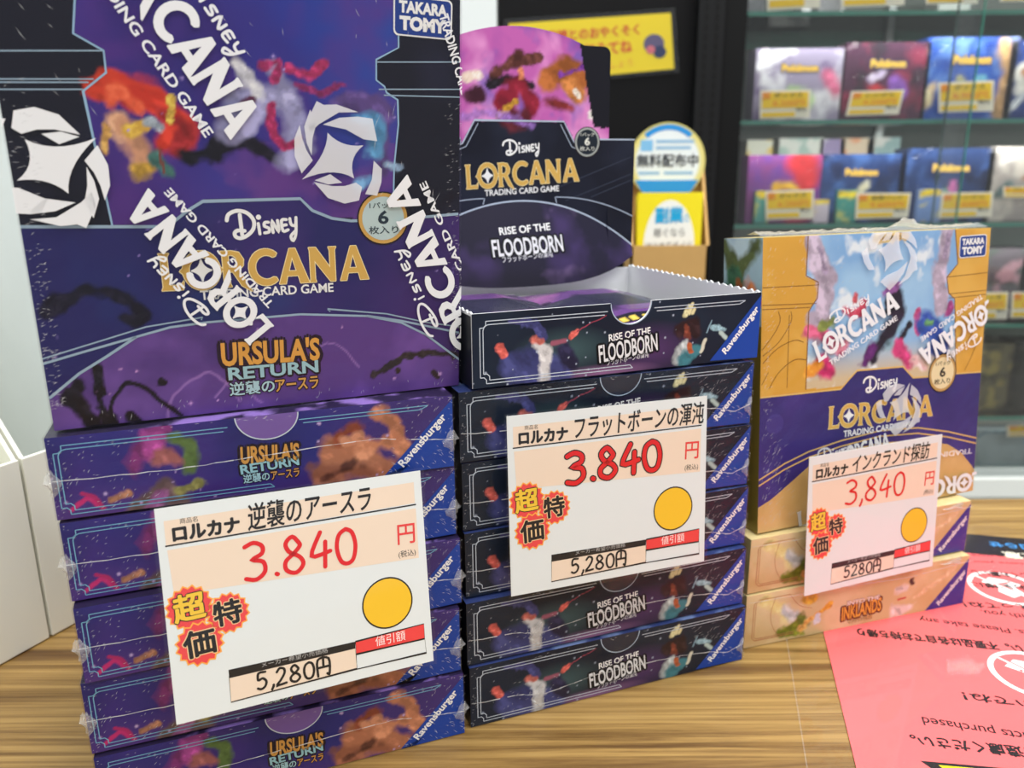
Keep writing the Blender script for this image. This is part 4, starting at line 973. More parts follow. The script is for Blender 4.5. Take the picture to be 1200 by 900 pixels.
def fn(U, V):
    P = Paint(U, V, 91, 2, 12); P.fill((212, 160, 62)); P.cloud((224, 178, 84), 24, 92, .45, .7, .8)
    sky = P.inside(SKY); s = sky.astype(float); P.region(sky, (128, 172, 218)); P.cloud((160, 200, 232), 30, 93, .4, .7, .9, s); P.mix(s * np.clip((90 - V) / 16, 0, 1), (206, 186, 150))
    P.cloud((110, 156, 150), 16, 95, .55, .7, .7, s * (V > 80) * (V < 100)); P.cloud((232, 240, 244), 14, 96, .66, .76, .9, s)
    for pts, r_ in (([(29.5,142.4),(34.8,136.2),(38.3,123.9)], 6.0), ([(32.9,132.3),(37.5,117.8),(35.8,105.6)], 6.0), ([(30.5,108.0),(33.5,95.3)], 5.0), ([(115.4,144.3),(115.3,132.4),(111.7,119.6)], 6.0), ([(111.7,119.6),(115.2,106.2)], 5.4)): P.blob(pts, r_, (178, 164, 184), .35)
    for pts, r_ in (([(33.6,140.2),(37.1,128.0)], 2.0), ([(116.7,143.0),(115.3,132.4)], 2.0)): P.blob(pts, r_, (150, 134, 160), .6)
    # abstract colour shapes in place of the pictures
    P.blob([(29.8,99.0),(40.4,95.6),(48.6,89.7)], 4.2, (214, 92, 128), .45); P.blob([(36.6,82.3),(42.1,77.4)], 5.6, (196, 44, 104), .45); P.blob([(43.2,89.4),(51.2,91.6)], 3.6, (232, 150, 170), .5); P.blob([(30.3,78.6),(34.5,81.6)], 4.0, (230, 150, 50), .5); P.blob([(36.0,100.1),(42.7,102.9)], 3.2, (122, 134, 66), .5)
    P.blob([(50.5,108.7),(58.7,105.1),(62.3,110.8)], 3.4, (206, 74, 96), .5); P.blob([(55.7,112.1),(57.2,115.3)], 2.0, (196, 84, 92), .5)
    P.blob([(81.0,112.9),(84.0,101.9),(76.5,93.8),(70.4,83.4)], 6.0, (36, 24, 44), .4); P.blob([(84.8,88.7),(93.5,96.8)], 2.8, (34, 24, 40), .5); P.blob([(68.0,85.8),(65.0,79.5)], 5.0, (96, 36, 110), .5); P.blob([(86.1,86.4),(93.7,77.6)], 4.8, (206, 62, 122), .5); P.blob([(75.2,115.4),(84.0,118.7)], 2.6, (150, 92, 160), .6)
    P.blob([(96.0,78.7),(104.7,73.3)], 4.2, (232, 190, 190), .6); P.blob([(97.6,103.9),(99.6,94.1)], 2.6, (196, 74, 128), .5); P.blob([(105.3,96.3),(111.5,93.1),(115.6,87.4)], 7.0, (52, 80, 166), .45); P.blob([(104.6,97.2),(108.7,97.8)], 2.6, (90, 140, 90), .6); P.blob([(119.2,101.5),(121.3,104.9)], 2.6, (150, 60, 120), .5); P.blob([(107.5,83.5),(117.4,80.8)], 3.6, (70, 96, 176), .5)
    P.blob([(68.2,142.8),(86.9,142.1)], 2.6, (226, 196, 140), .2)
    band = P.below(BANDT); P.region(band, (58, 46, 118)); b = band.astype(float); P.cloud((74, 56, 136), 22, 97, .5, .75, .8, b); P.cloud((46, 40, 106), 30, 98, .5, .75, .8, b)
    low = P.below(GB); P.region(low, (206, 166, 104)); P.cloud((222, 184, 126), 20, 99, .45, .7, .8, low.astype(float))
    return P.c
S.art(fn, .7)
BRN = M((130, 84, 30), .5); GL = M((222, 184, 110), .4)
S.stroke(SKY[:7], .5, BRN, 2); S.stroke(SKY[7:], .5, BRN, 2)
for q in ([(0.2,122.2),(33.7,121.7)], [(0.3,113.9),(32.4,112.8)], [(0.3,111.9),(28.4,111.1)], [(117.5,121.0),(148.0,122.0)], [(119.5,112.1),(147.7,112.5)], [(119.7,109.9),(148.0,110.3)], [(16.2,108.3),(15.9,72.5)], [(0.7,75.4),(4.6,81.3)]): S.stroke(q, .3, BRN, 2)
for q in ([(9.7,110.4),(10.8,105.4),(6.4,98.5),(0.5,92.4)], [(17.2,109.8),(17.3,104.9),(10.4,95.6),(1.0,89.5)], [(25.2,94.3),(19.5,95.7),(9.5,92.4),(1.1,85.8)], [(27.5,85.3),(19.8,86.0),(10.7,80.6),(5.2,73.2)], [(143.6,104.2),(138.7,90.9),(132.0,82.2)], [(144.0,88.1),(138.8,77.0),(134.5,69.9)]): S.stroke(spline(q, 4), .35, BRN, 2)
S.stroke(BANDT, .8, GL, 2); S.stroke(GB, .5, GL, 2)
for dv in (2.0, 5.0): S.stroke([(u, v + dv) for u, v in [(-0.9,22.3),(15.7,29.1),(30.6,33.3),(50.8,36.3),(76.4,38.4),(103.3,36.7),(125.4,31.8),(147.3,25.4)]], .7, GL, 2)
S.disc((9.0,55.2), 5.4, M((66, 54, 130), .4), 1, 30, 5.0)
S.disney((64.6,64.9), (86.9,66.1), 7.6, WH, 3); S.lorcana((42.1,48.4), (112.8,47.3), 11.6, GOLD, 4, star=WH, outline=GOLD_L); S.text('TRADING CARD GAME', (52.2,43.0), (99.8,42.8), 3.4, WH, 4, .022)
badge(S, (118.3,70.1), 9.4, M((190, 150, 84), .4, .5), M((232, 216, 170), .45), M((40, 34, 30), .5), ry=10.0)
S.text('1パック6枚入り', (68.2,141.6), (84.7,141.7), 2.4, M((120, 90, 50), .5), 3, .01)
takara(S, (134.7,136.3), 19.5, 11.6, .02, 4)
m_.build('carton', rb)
f = MB(); film_shell(f, -.0739, .0739, -.0008, dr + .0004, -.0001, hr / 1000 + .0004, 46, FILM_BIG, 30, 30, .00035)
F = Sheet(f, wr, hr, lambda u, v, q: (u / 1000 - .0735, -.0012 - q, v / 1000), (-.4, wr + .4, 0, hr))
overprint(F, (33.9,83.8), (84.7,107.5), 10.6, SOFT_INK); overprint(F, (149.5,108.4), (99.1,84.3), 10.6, SOFT_INK)
F.emblem((77.9,135.0), 15.0, .75, FAINT_INK, 1); F.emblem((88.8,55.3), 13.0, .6, FAINT_INK, 1)
F.disney((36.1,31.5), (57.1,34.5), 7, PALE_INK, 1); F.lorcana((51.1,29.4), (82.5,34.3), 8, PALE_INK, 1)
F.lorcana((24.4,-1.3), (84.1,7.7), 9, ink_film('faint_film_ink', .35), 1); F.lorcana((150.7,11.3), (83.9,10.2), 9.5, PALE_INK, 1); F.text('TRADING', (142.7,25.5), (113.3,26.6), 3, PALE_INK, 1, .02)
glints(F, 84, 50, [(0, 50, 5, 140, .8, 2.6), (0, 4, 12, 50, .9, 4), (10, 100, 50, 144, .8, 3.0)]); glints(F, 81, 40, [(1, 60, 6, 140, .8, 3.0), (1, 4, 20, 46, .9, 4.5), (20, 2, 70, 20, .9, 4)]); glints(F, 83, 12, [(8, 110, 60, 144, .8, 4), (30, 138, 140, 145, .4, 3)])
rb_wrap = f.build('shrink_wrap', rb)
e = MB(); r_ = np.random.RandomState(9); n = 90; vs = []
for j in range(3):
    for i in range(n + 1):
        s = i / n; hgt = (.0012 + .0014 * r_.rand() + .0045 * math.exp(-((s - .66) / .05) ** 2)) * (j > 0) * (1 if j == 1 else .35)
        vs.append((-.0730 + .146 * s, .002 + .006 * j + r_.uniform(-.001, .001), hr / 1000 + .0006 + hgt))
e.add(vs, [(j * (n + 1) + i, j * (n + 1) + i + 1, (j + 1) * (n + 1) + i + 1, (j + 1) * (n + 1) + i) for j in range(2) for i in range(n)], CRINKLE)
e.build('film_gather', rb_wrap)
pose(rb, (.19067, .39233, .0616), .36916, .08622)
# ------------------------------------------------------------------ opened display tray on the navy pile
dt = thing('display_tray', 'opened navy display tray with its printed header standing up, on top of the navy pile', 'display tray')
DT = .118; hw_ = .071; HT = .0302; TH = .0008
INW = rough_material('white_board', (226, 228, 230), .6, .02, 30); NAVY = M((16, 18, 28), .42)
t0, t1 = (63.0,27.8), (83.0,29.0); tc = ((t0[0] + t1[0]) / 2 - 71) / 1000; tr = (t1[0] - t0[0]) / 2000
m_ = MB()
notch = [(tc + tr * math.cos(a), HT + .0092 * math.sin(a)) for a in np.linspace(2 * math.pi, math.pi, 26)]
front = [(-hw_, 0), (hw_, 0), (hw_, HT)] + notch + [(-hw_, HT)]
m_.prism(front, .00005, TH, INW)
S = Sheet(m_, W_, 30.2, lambda u, v, q: (u / 1000 - .071, -q, v / 1000)); navy_front(S, True)
m_.build('tray_front', dt)
for s, nm in ((-1, 'side_wall'), (1, 'side_wall')):
    m_ = MB(); n = 60; r_ = np.random.RandomState(4)
    top = [(TH + (DT - 2 * TH) * i / n, HT + .0002 + .0007 * math.sin(i * math.pi * 2 / 2.6) * (1 if i not in (0, n) else 0)) for i in range(n + 1)]
    poly = [(TH, 0)] + [(DT - TH, 0)] + top[::-1]
    x0 = s * hw_
    m_.prism(poly, x0 - (TH if s > 0 else 0), x0 + (0 if s > 0 else TH), INW, 'x')
    m_.add([(x0 + s * .0001, TH, 0), (x0 + s * .0001, DT, 0), (x0 + s * .0001, DT, HT - .001), (x0 + s * .0001, TH, HT - .001)], [(0, 1, 2, 3)], NAVY)
    m_.build(nm, dt)
m_ = MB(); m_.box(-hw_, hw_, DT - TH, DT, 0, HT - .001, INW); m_.box(-hw_, hw_, DT, DT + .0001, 0, HT - .001, NAVY); m_.build('back_wall', dt)
m_ = MB(); m_.box(-hw_ + TH, hw_ - TH, TH, DT - TH, 0, TH, INW); m_.build('tray_floor', dt)
# header: one sheet, its lens-shaped foot folded forward along a curved score
TOPPTS = [(-28.2,115.3),(-19.3,119.9),(-10.7,122.2),(-1.4,123.2),(8.0,122.7),(16.4,121.0),(23.2,118.7),(27.5,116.9),(41.8,116.7),(46.9,116.1),(51.1,113.2),(53.3,109.5),(54.9,69.3),(68.9,69.9)]
ARCH = [(-31.6,32.4),(-21.5,33.6),(-2.9,35.1),(19.8,35.5),(40.8,32.4),(60.1,23.7),(70.9,13.6)]
HB0 = [(-32.5,-6.9),(-13.3,-5.2),(17.4,-3.7),(49.7,0.4),(70.1,7.8)]
def ztop(u):
    a = abs(u)
    if a > 54.2: return 70.0
    if a > 50: return 113.5 + math.sqrt(max(0, 1 - ((a - 50) / 4.2) ** 2)) * 4.0
    if a > 38: return 117.5
    return 117.5 + 7.5 * (1 - (a / 38) ** 2)
def zarc(u): return 12.0 + 26.0 * (1 - (u / 71.0) ** 2)
def zbot(u): return -6.5 + 12.5 * (abs(u) / 71) ** 3
def hmap(u, v, q):
    za = zarc(u); y = DT - TH - .0012
    if v < za: y -= .30 * (za - v) / 1000
    return (u / 1000, y - q, v / 1000 + HT)
m_ = MB()
us = sorted(set([round(x, 3) for x in np.linspace(-71, 71, 170)] + [s * x for s in (-1, 1) for x in (54.19, 54.21, 50.0, 51, 52, 53, 53.8, 38.0)]))
nv = 130; U = np.array(us); Ts = np.linspace(0, 1, nv + 1)
UU = np.tile(U, (nv + 1, 1)); VV = np.array([[zbot(u) + (ztop(u) - zbot(u)) * t for u in us] for t in Ts])
def ART_LOW(u):
    a = abs(u); return 70.0 if a > 50 else (70.0 if a > 34 else (66.5 + (34 - a) * 1.6 if a > 26 else 79.0))
def hfn(U, V):
    P = Paint(U, V, 111, 2.5, 14); P.fill((22, 24, 38)); P.cloud((34, 38, 56), 40, 112, .45, .7, .9)
    low = np.vectorize(ART_LOW)(U); art = (V > low) & (np.abs(U) < 54.3); a = art.astype(float)
    P.region(art, (190, 96, 172)); P.cloud((118, 64, 152), 26, 113, .45, .66, .9, a); P.cloud((226, 150, 206), 22, 115, .55, .75, .9, a); P.cloud((106, 90, 176), 18, 117, .6, .75, .8, a)
    # abstract banners of colour in place of the pictures
    P.blob([(-15.6,101.5),(-3.3,107.7),(9.6,109.0)], 3.0, (92, 50, 44), .4); P.blob([(-2.4,109.4),(-0.9,111.9)], 3.6, (84, 44, 40), .5); P.blob([(-16.6,98.6),(-7.2,100.1),(6.2,97.2)], 3.0, (36, 26, 32), .5); P.blob([(-18.5,96.5),(-12.9,98.3)], 2.0, (30, 24, 32), .5)
    P.blob([(-8.3,88.5),(-1.5,97.0),(6.2,87.9)], 7.0, (138, 32, 52), .4); P.blob([(-6.4,80.1),(0.3,81.0)], 6.6, (84, 28, 38), .5); P.blob([(-0.5,104.5),(0.4,101.2)], 2.4, (206, 120, 84), .5); P.blob([(-12.1,82.1),(-3.5,89.4)], 2.0, (190, 140, 50), .5)
    P.blob([(17.0,99.2),(27.9,103.8),(39.1,99.9)], 7.0, (160, 90, 44), .45); P.blob([(31.0,98.0),(35.1,92.9)], 5.0, (186, 116, 60), .5); P.blob([(17.0,86.9),(29.6,85.9)], 5.0, (126, 44, 44), .6); P.blob([(44.3,94.0),(48.7,88.0)], 4.0, (160, 84, 50), .5); P.blob([(42.5,84.4),(43.6,81.7)], 1.8, (226, 220, 214), .5); P.blob([(33.0,95.4),(35.1,92.9)], 1.6, (236, 222, 206), .5); P.blob([(24.9,102.9),(42.0,106.9)], 1.8, (110, 50, 140), .6)
    P.blob([(-28.6,99.4),(-23.0,100.4)], 3.2, (236, 214, 196), .5); P.blob([(-27.9,88.8),(-23.2,91.4)], 4.2, (60, 26, 40), .5); P.blob([(-30.9,79.7),(-14.5,83.3),(7.1,76.8)], 2.6, (150, 110, 190), .7, .7)
    P.region(art & (U > 38 + np.clip((V - 95) / 14, -1, 1) * -4) & (V > 76) & (U > 37 + (110 - V) * .22), (20, 20, 30))
    lens = V < 12 + 26 * (1 - (U / 71) ** 2); l = lens.astype(float); P.region(lens, (30, 27, 48)); P.cloud((66, 50, 98), 24, 121, .50, .74, .8, l); P.cloud((128, 104, 150), 16, 123, .66, .82, .6, l); P.mix(l * np.clip((6 - V) / 9, 0, 1) * .7, (22, 20, 34))
    return P.c
C_ = hfn(UU, VV).reshape(-1, 3)
nu = len(us); fs = [(j * nu + i, j * nu + i + 1, (j + 1) * nu + i + 1, (j + 1) * nu + i) for j in range(nv) for i in range(nu - 1)]
k0 = m_.add([hmap(u, v, 0) for u, v in zip(UU.ravel(), VV.ravel())], fs, ART); m_.ink[k0] = C_.astype(np.float32)
kb = m_.add([tuple(np.array(hmap(u, v, 0)) + (0, .0006, 0)) for u, v in zip(UU.ravel(), VV.ravel())], [f[::-1] for f in fs], INW)
iw = m_.mi(INW)
loop = [(0, i) for i in range(nu)] + [(j, nu - 1) for j in range(1, nv + 1)] + [(nv, i) for i in range(nu - 2, -1, -1)] + [(j, 0) for j in range(nv - 1, 0, -1)]
for (j0, i0), (j1, i1) in zip(loop, loop[1:] + loop[:1]):
    m_.f.append((k0 + j0 * nu + i0, k0 + j1 * nu + i1, kb + j1 * nu + i1, kb + j0 * nu + i0)); m_.m.append(iw)
S = Sheet(m_, 142, 130, hmap, (-71, 71, -8, 126))
S.disney((-9.5,61.6), (11.6,63.8), 7.2, WH, 3); S.lorcana((-31.3,44.5), (35.8,48.0), 12.2, GOLD, 4, star=WH, outline=GOLD_L); S.text('TRADING CARD GAME', (-20.9,40.8), (23.4,42.7), 3.2, WH, 4, .022)
LNH = M((176, 188, 208), .45)
S.stroke([(u, zarc(u)) for u in np.linspace(-71, 71, 60)], .8, LNH, 2)
for s in (-1, 1):
    S.stroke([(s * 22, 36.5), (s * 21, 39.5)] + [(s * u, 39.6 - 11.5 * ((u - 21) / 50) ** 2) for u in np.linspace(22, 71, 24)], .5, LNH, 2)
S.stroke([(-71, 70), (-50, 70), (-34, 70), (-34, 66.8)] + [(-33, 67.5), (-26, 79), (26, 79), (33, 67.5), (34, 66.8), (34, 70), (54, 70), (71, 70)], .7, LNH, 2)
for s in (-1, 1): S.stroke([(s * 24, 77.5), (s * 31, 66), (s * 36, 64)], .4, LNH, 2)
for q in ([(27.6,37.6),(69.1,51.4)], [(17.2,42.8),(68.8,60.7)], [(43.4,39.2),(69.3,48.1)]): S.stroke(q, .45, M((52, 58, 76), .45), 1)
badge(S, (40.5,68.5), 7.6, M((160, 164, 160), .4, .5), M((26, 34, 46), .45), M((226, 226, 216), .5))
a = [(-14.4,20.6),(16.3,22.3),(-19.5,9.4),(23.1,10.8),(-14.6,6.4),(15.8,8.3)]
DKO = M((10, 9, 16), .5)
S.text('RISE OF THE', a[0], a[1], 3.9, WH, 3, .02); S.text('FLOODBORN', a[2], a[3], 9.0, M((220, 220, 226), .45), 3, .02, outline=DKO, ow=.07); S.text('フラッドボーンの渾沌', a[4], a[5], 3.2, M((210, 210, 216), .45), 3, .012)
m_.build('printed_header', dt)
CY = .3848
dt.scale = (.978, 1, 1); dt.location = (.0473 + .0016 * math.cos(.3848), .3328 + .0016 * math.sin(.3848), 5 * BH + .0008); dt.rotation_euler = (0, 0, CY)

# booster packs lying in the tray
def make_pack():
    t = thing('booster_pack', 'pack', 'card pack')
    m_ = MB(); L, Wd = .108, .062; nx, ny = 34, 18
    def zf(s, t_, up):
        e = min(1, min(t_, 1 - t_) * 3.2) ** .8 * min(1, min(s, 1 - s) * 5) ** .8
        return .0016 + up * (.0050 * e + .0004 * math.sin(s * 40) * (1 - e))
    def fn(U, V):
        P = Paint(U, V, 131, 3, 14); P.fill((96, 62, 122)); P.cloud((150, 96, 150), 22, 132, .45, .7, .9); P.cloud((30, 30, 50), 18, 135, .55, .7, .9)
        P.region(np.abs(V - 13) < 5, (26, 26, 40)); P.region((np.abs(V - 13) < 2.2) & (np.sin(U * 1.1) > -.4) & (U > 10) & (U < 52), (214, 186, 84)); P.region((V < 4) | (V > 104), (196, 192, 202)); P.region((V > 34) & (V < 70), (34, 36, 58)); return P.c
    U, V = np.meshgrid(np.linspace(0, Wd * 1000, ny * 2 + 1), np.linspace(0, L * 1000, nx * 2 + 1)); c = fn(U, V).reshape(-1, 3)
    for up in (1, -1):
        vs = [(u / 1000 - Wd / 2, v / 1000, zf(v / 1000 / L, u / 1000 / Wd, up)) for u, v in zip(U.ravel(), V.ravel())]
        n = ny * 2 + 1; f = [(j * n + i, j * n + i + 1, (j + 1) * n + i + 1, (j + 1) * n + i) for j in range(nx * 2) for i in range(n - 1)]
        k = m_.add(vs, f if up > 0 else [q[::-1] for q in f], FOIL); m_.ink[k] = c.astype(np.float32)
    m_.build('foil_wrapper', t, smooth=True)
    return t
FOIL = art_material('foil_print', .22, .8)
pk = make_pack()
nx_, ny_ = -math.sin(CY), math.cos(CY); ux_, uy_ = math.cos(CY), math.sin(CY)
PK = [(-.036, .005, .0222, 'foil card pack on top in the open tray, nearer the big purple box'), (.028, .004, .0210, 'foil card pack showing through the thumb notch of the open tray'),
      (-.036, .005, .0158, 'foil card pack under the one beside the big purple box in the open tray'), (.028, .004, .0146, 'foil card pack lying under the one at the thumb notch')]
for k, (lu, lv, lz, lab) in enumerate(PK):
    o = pk if k == 0 else copy_tree(pk)
    o.location = (.0473 + ux_ * lu + nx_ * lv, .3328 + uy_ * lu + ny_ * lv, 5 * BH + .0008 + lz - .0055); o.rotation_euler = (0, 0, CY); o['label'] = lab; o['group'] = 'booster packs in the open tray'

# ------------------------------------------------------------------ handwritten price cards
PEACH = rough_material('peach_print', (230, 209, 188), .5, .02, 80); PAPER = rough_material('white_paper', (218, 223, 223), .5, .015, 80)
BK = M((30, 28, 30), .5); REDP = M((222, 62, 62), .5); RED_INK = M((214, 32, 38), .45); BURST = M((226, 70, 72), .5); BURST_O = M((244, 168, 70), .5)
DIG = {'3': [[(.05, .92), (.35, 1.0), (.62, .88), (.60, .68), (.28, .55), (.62, .45), (.66, .18), (.36, 0), (.02, .06)]],
       '8': [[(.55, .82), (.34, 1.0), (.10, .84), (.20, .60), (.55, .42), (.66, .20), (.40, 0), (.08, .10), (.06, .34), (.36, .54), (.58, .72), (.55, .82)]],
       '4': [[(.40, 1.0), (.05, .38), (.72, .44)], [(.56, .72), (.50, .02)]],
       '0': [[(.40, .98), (.14, .84), (.04, .48), (.16, .10), (.40, .0), (.62, .12), (.72, .50), (.62, .86), (.40, .98)]],
       '5': [[(.58, .98), (.14, .96), (.10, .56), (.40, .62), (.62, .40), (.52, .12), (.26, 0), (.04, .08)]],
       '2': [[(.06, .80), (.26, 1.0), (.54, .92), (.56, .66), (.30, .30), (.04, .02), (.66, .06)]],
       ',': [[(.16, .10), (.14, .0), (.04, -.16)]], '.': [[(.12, .06), (.16, .04)]],
       '円': [[(.06, .0), (.08, .98), (.84, .98), (.86, .06), (.70, .08)], [(.46, .96), (.46, .52)], [(.10, .50), (.84, .52)]]}
def handwrite(S, s, p0, p1, hgt, wd, mat, layer=3, ol=None, olw=0):
    adv = {',': .30, '.': .34}; tot = sum(adv.get(c, .86) + .06 for c in s) - .06; x = 0
    l, (cx, cy) = S.frame(p0, p1, hgt)
    kx = 0
    for c in s:
        for st in DIG[c]:
            kx += 1
            q = [(p0[0] + (x + a) / tot * l * cx - b * hgt * cy, p0[1] + (x + a) / tot * l * cy + b * hgt * cx) for a, b in st]
            if ol: S.brush(q, wd + olw, ol, layer + .15 * kx)
            S.brush(q, wd, mat, layer + 1.6 + .15 * kx)
        x += adv.get(c, .86) + .06
def burst(S, c, rx, ry, ch, gold, layer=2):
    for rr, mt, l in ((1.0, BURST_O, layer), (.92, BURST, layer + 1)):
        q = []
        for i in range(32):
            r = rr * (1.0 if i % 2 else .86); a = 2 * math.pi * i / 32; q.append((c[0] + rx * r * math.cos(a), c[1] + ry * r * math.sin(a)))
        S.poly(q, mt, l)
    S.text(ch, (c[0] - rx * .60, c[1] - ry * .56), (c[0] + rx * .62, c[1] - ry * .50), ry * 1.14, M((232, 190, 60), .45) if gold else BK, layer + 2, .03, outline=BK if gold else M((236, 200, 150), .5), ow=.035)
def price_card(label, w, h, topc, yaw, lean, roll, title, title_w, style, old):
    t = thing('price_card', label, 'price card', group='handwritten price cards')
    m_ = MB(); W, H = w * 1000, h * 1000
    m_.box(-w / 2, w / 2, .00002, .0003, 0, h, PAPER, skip='f')
    k = lambda p: (p[0] / 100 * W, p[1] / 100 * H)
    S = Sheet(m_, W, H, lambda u, v, q: (u / 1000 - w / 2, -q, v / 1000), step=2.5e-5)
    S.poly([(0, 0), (W, 0), (W, H), (0, H)], PAPER, 0)
    kk = lambda L: [k(p) for p in L]
    S.poly(kk([(2.7,94.0),(96.9,94.6),(96.8,83.9),(2.7,82.9)]), PEACH, 1); S.poly(kk([(2.9,80.7),(97.0,81.2),(96.8,55.5),(3.7,60.0)]), PEACH, 1)
    a = kk([(2.4,82.6),(97.2,83.1)]); S.stroke(a, .55, BK, 2)
    a = kk([(8.0,91.7),(14.1,91.6)]); S.text('商品名', a[0], a[1], 1.9, BK, 2)
    a = kk([(5.4,84.2),(28.2,84.2)]); S.text('ロルカナ', a[0], a[1], H * .066, BK, 3, .05)
    a = kk([(31.3,83.5),(78.3,84.1)]); S.text(title, a[0], (a[0][0] + (a[1][0] - a[0][0]) * title_w, a[0][1] + (a[1][1] - a[0][1]) * title_w), H * .125, BK, 3, .012, shear=.08)
    a = kk([(28.7,60.1),(72.5,59.5)])
    if style == 'outlined': handwrite(S, '3.840', (a[0][0] - 1, a[0][1] - 1), (a[1][0] + 4.0, a[1][1] + .8), H * .17, 1.95, RED_INK, 3, BK, 1.0)
    elif style == 'thin': handwrite(S, '3,840', (a[0][0] - 1, a[0][1] + 1), (a[1][0] + 1, a[1][1] + 1), H * .17, 1.2, RED_INK, 3)
    else: handwrite(S, '3.840', a[0], a[1], H * .175, 1.55, RED_INK, 3)
    a = kk([(88.4,64.1),(95.6,63.8)]); S.text('円', a[0], a[1], H * .10, REDP, 3, .01)
    a = kk([(88.3,56.8),(95.6,56.7)]); S.text('(税込)', a[0], a[1], H * .040, BK, 3)
    for c, rx, ry, ch, g, ly in (((8.4,52.8), 8.6, 10.8, '超', True, 2), ((21.4,46.9), 8.0, 10.0, '特', False, 3), ((10.7,35.3), 8.8, 10.8, '価', False, 4)): burst(S, k(c), rx / 100 * W, ry / 100 * H, ch, g, ly)
    # plain yellow dot where the card carries its little picture
    c = k((82.3,35.6)); S.disc(c, 10.6 / 100 * W, BK, 2, 36, 13.2 / 100 * H); S.disc(c, 10.0 / 100 * W, M((236, 188, 44), .5), 3, 36, 12.4 / 100 * H)
    q = kk([(19.6,20.0),(68.0,19.6),(67.7,16.4),(19.6,16.5)]); S.poly(q, BK, 2)
    q = kk([(19.6,16.5),(67.7,16.4),(67.8,5.7),(19.4,4.4)]); S.poly(q, PEACH, 2); S.stroke(q, .4, BK, 3, closed=True)
    q = kk([(68.0,19.6),(96.9,20.7),(96.8,12.8),(67.9,13.1)]); S.poly(q, M((228, 66, 66), .5), 2); S.stroke(q, .35, BK, 3, closed=True)
    q = kk([(67.9,13.1),(96.8,12.8),(97.1,5.2),(67.7,5.5)]); S.stroke(q, .4, BK, 3, closed=True)
    a = kk([(31.5,17.4),(56.9,17.3)]); S.text('メーカー希望小売価格', a[0], a[1], H * .026, M((170, 168, 166), .5), 3)
    a = kk([(76.0,14.6),(88.6,14.5)]); S.text('値引額', a[0], a[1], H * .052, M((244, 226, 222), .5), 3)
    a = kk([(29.2,7.2),(56.8,6.5)]); handwrite(S, old + '円', a[0], a[1], H * .082, .9, BK, 4)
    m_.build('card', t)
    f = MB(); e = .0012
    f.add([(-w / 2 - e, -.0006, -e), (w / 2 + e, -.0006, -e), (w / 2 + e, -.0006, h + e), (-w / 2 - e, -.0006, h + e)], [(0, 1, 2, 3)], SLEEVE)
    f.build('clear_sleeve', t)
    # hang from the top edge
    n = Vector((-math.sin(yaw), math.cos(yaw), 0)); u = Vector((math.cos(yaw), math.sin(yaw), 0))
    v = (Vector((0, 0, 1)) * math.cos(lean) + n * math.sin(lean)); v2 = v * math.cos(roll) - u * math.sin(roll)
    pose(t, Vector(topc) - v2 * h, yaw, lean, roll)
    return t
price_card('white price card with thin red 3,840 figures in front of the purple pile', .0948, .0770, (-.0789, .2712, .1264), math.radians(25.14), math.radians(9.76), math.radians(-1.3), '逆襲のアースラ', 1.0, 'pen', '5,280')
price_card('white price card with fat black-edged red figures in front of the navy pile', .0939, .0769, (.0418, .3217, .1420), math.radians(20.35), math.radians(4.9), math.radians(-.76), 'フラットボーンの渾沌', 1.42, 'outlined', '5,280')
price_card('pinkish white price card standing in front of the tan and cream boxes', .0822, .0736, (.1827, .3774, .1036), math.radians(18.61), math.radians(2.64), math.radians(1.65), 'インクランド探訪', 1.25, 'thin', '5280')
# ------------------------------------------------------------------ glass showcase at the back
SY = 1.20
FRM = rough_material('black_frame', (11, 12, 13), .45, .1, 10, .2); WF = rough_material('white_frame', (226, 230, 226), .35, .03, 10, .5)
gl, gr = (0.3294,0.3051)[0], 1.75
zb0, zb1 = (0.7784,-0.2753)[1], (0.7716,-0.2297)[1]
SH = {k: v for k, v in zip('abcde', ((0.5315,0.4509)[1], (0.5483,0.3048)[1], (0.5654,0.1560)[1], (0.5832,0.0011)[1], (0.7645,-0.1500)[1]))}
sc_ = thing('showcase', 'tall black-framed glass showcase full of small boxes behind the table', 'showcase', (gl, SY, -0.749))
Z = .749
m_ = MB(); m_.box(-.035, .0, 0, .40, 0, 3.0, FRM); m_.build('frame_post', sc_)
m_ = MB(); m_.box(gr - gl, gr - gl + .035, 0, .40, 0, 3.0, FRM); m_.build('frame_post', sc_)
m_ = MB(); m_.box(0, gr - gl, .36, .40, 0, 3.0, rough_material('showcase_back', (74, 84, 78), .5, .1, 6)); m_.build('back_panel', sc_)
m_ = MB(); m_.box(0, gr - gl, .0, .36, 0, zb0 + Z - .002, WF); m_.build('base_cabinet', sc_, bevel=.002)
m_ = MB(); m_.box(0, gr - gl, -.012, .0, zb0 + Z, zb1 + Z - .012, WF); m_.build('bottom_rail', sc_, bevel=.002)
m_ = MB(); m_.box(0, gr - gl, -.006, .0, zb1 + Z - .0115, zb1 + Z, M((170, 178, 176), .3)); m_.build('bottom_rail', sc_)
m_ = MB(); m_.box(0, gr - gl, .001, .36, zb0 + Z - .0015, zb1 + Z - .0125, M((150, 156, 152), .5)); m_.build('base_cabinet', sc_)
for k in 'abcde':
    m_ = MB(); z = SH[k] + Z
    m_.box(.001, gr - gl - .001, .024, .354, z - .006, z, GLASS, skip='fk'); m_.box(.001, gr - gl - .001, .0225, .0240, z - .006, z, GLASS_EDGE); m_.box(.001, gr - gl - .001, .354, .355, z - .006, z, GLASS_EDGE)
    m_.build('glass_shelf', sc_)
xe = (0.6568,0.3720)[0] - gl
m_ = MB(); m_.box(.001, xe, .0, .004, zb1 + Z + .001, 2.95, GLASS, skip='r'); m_.box(xe, xe + .0012, .0, .004, zb1 + Z + .001, 2.95, GLASS_EDGE); m_.build('glass_door', sc_)
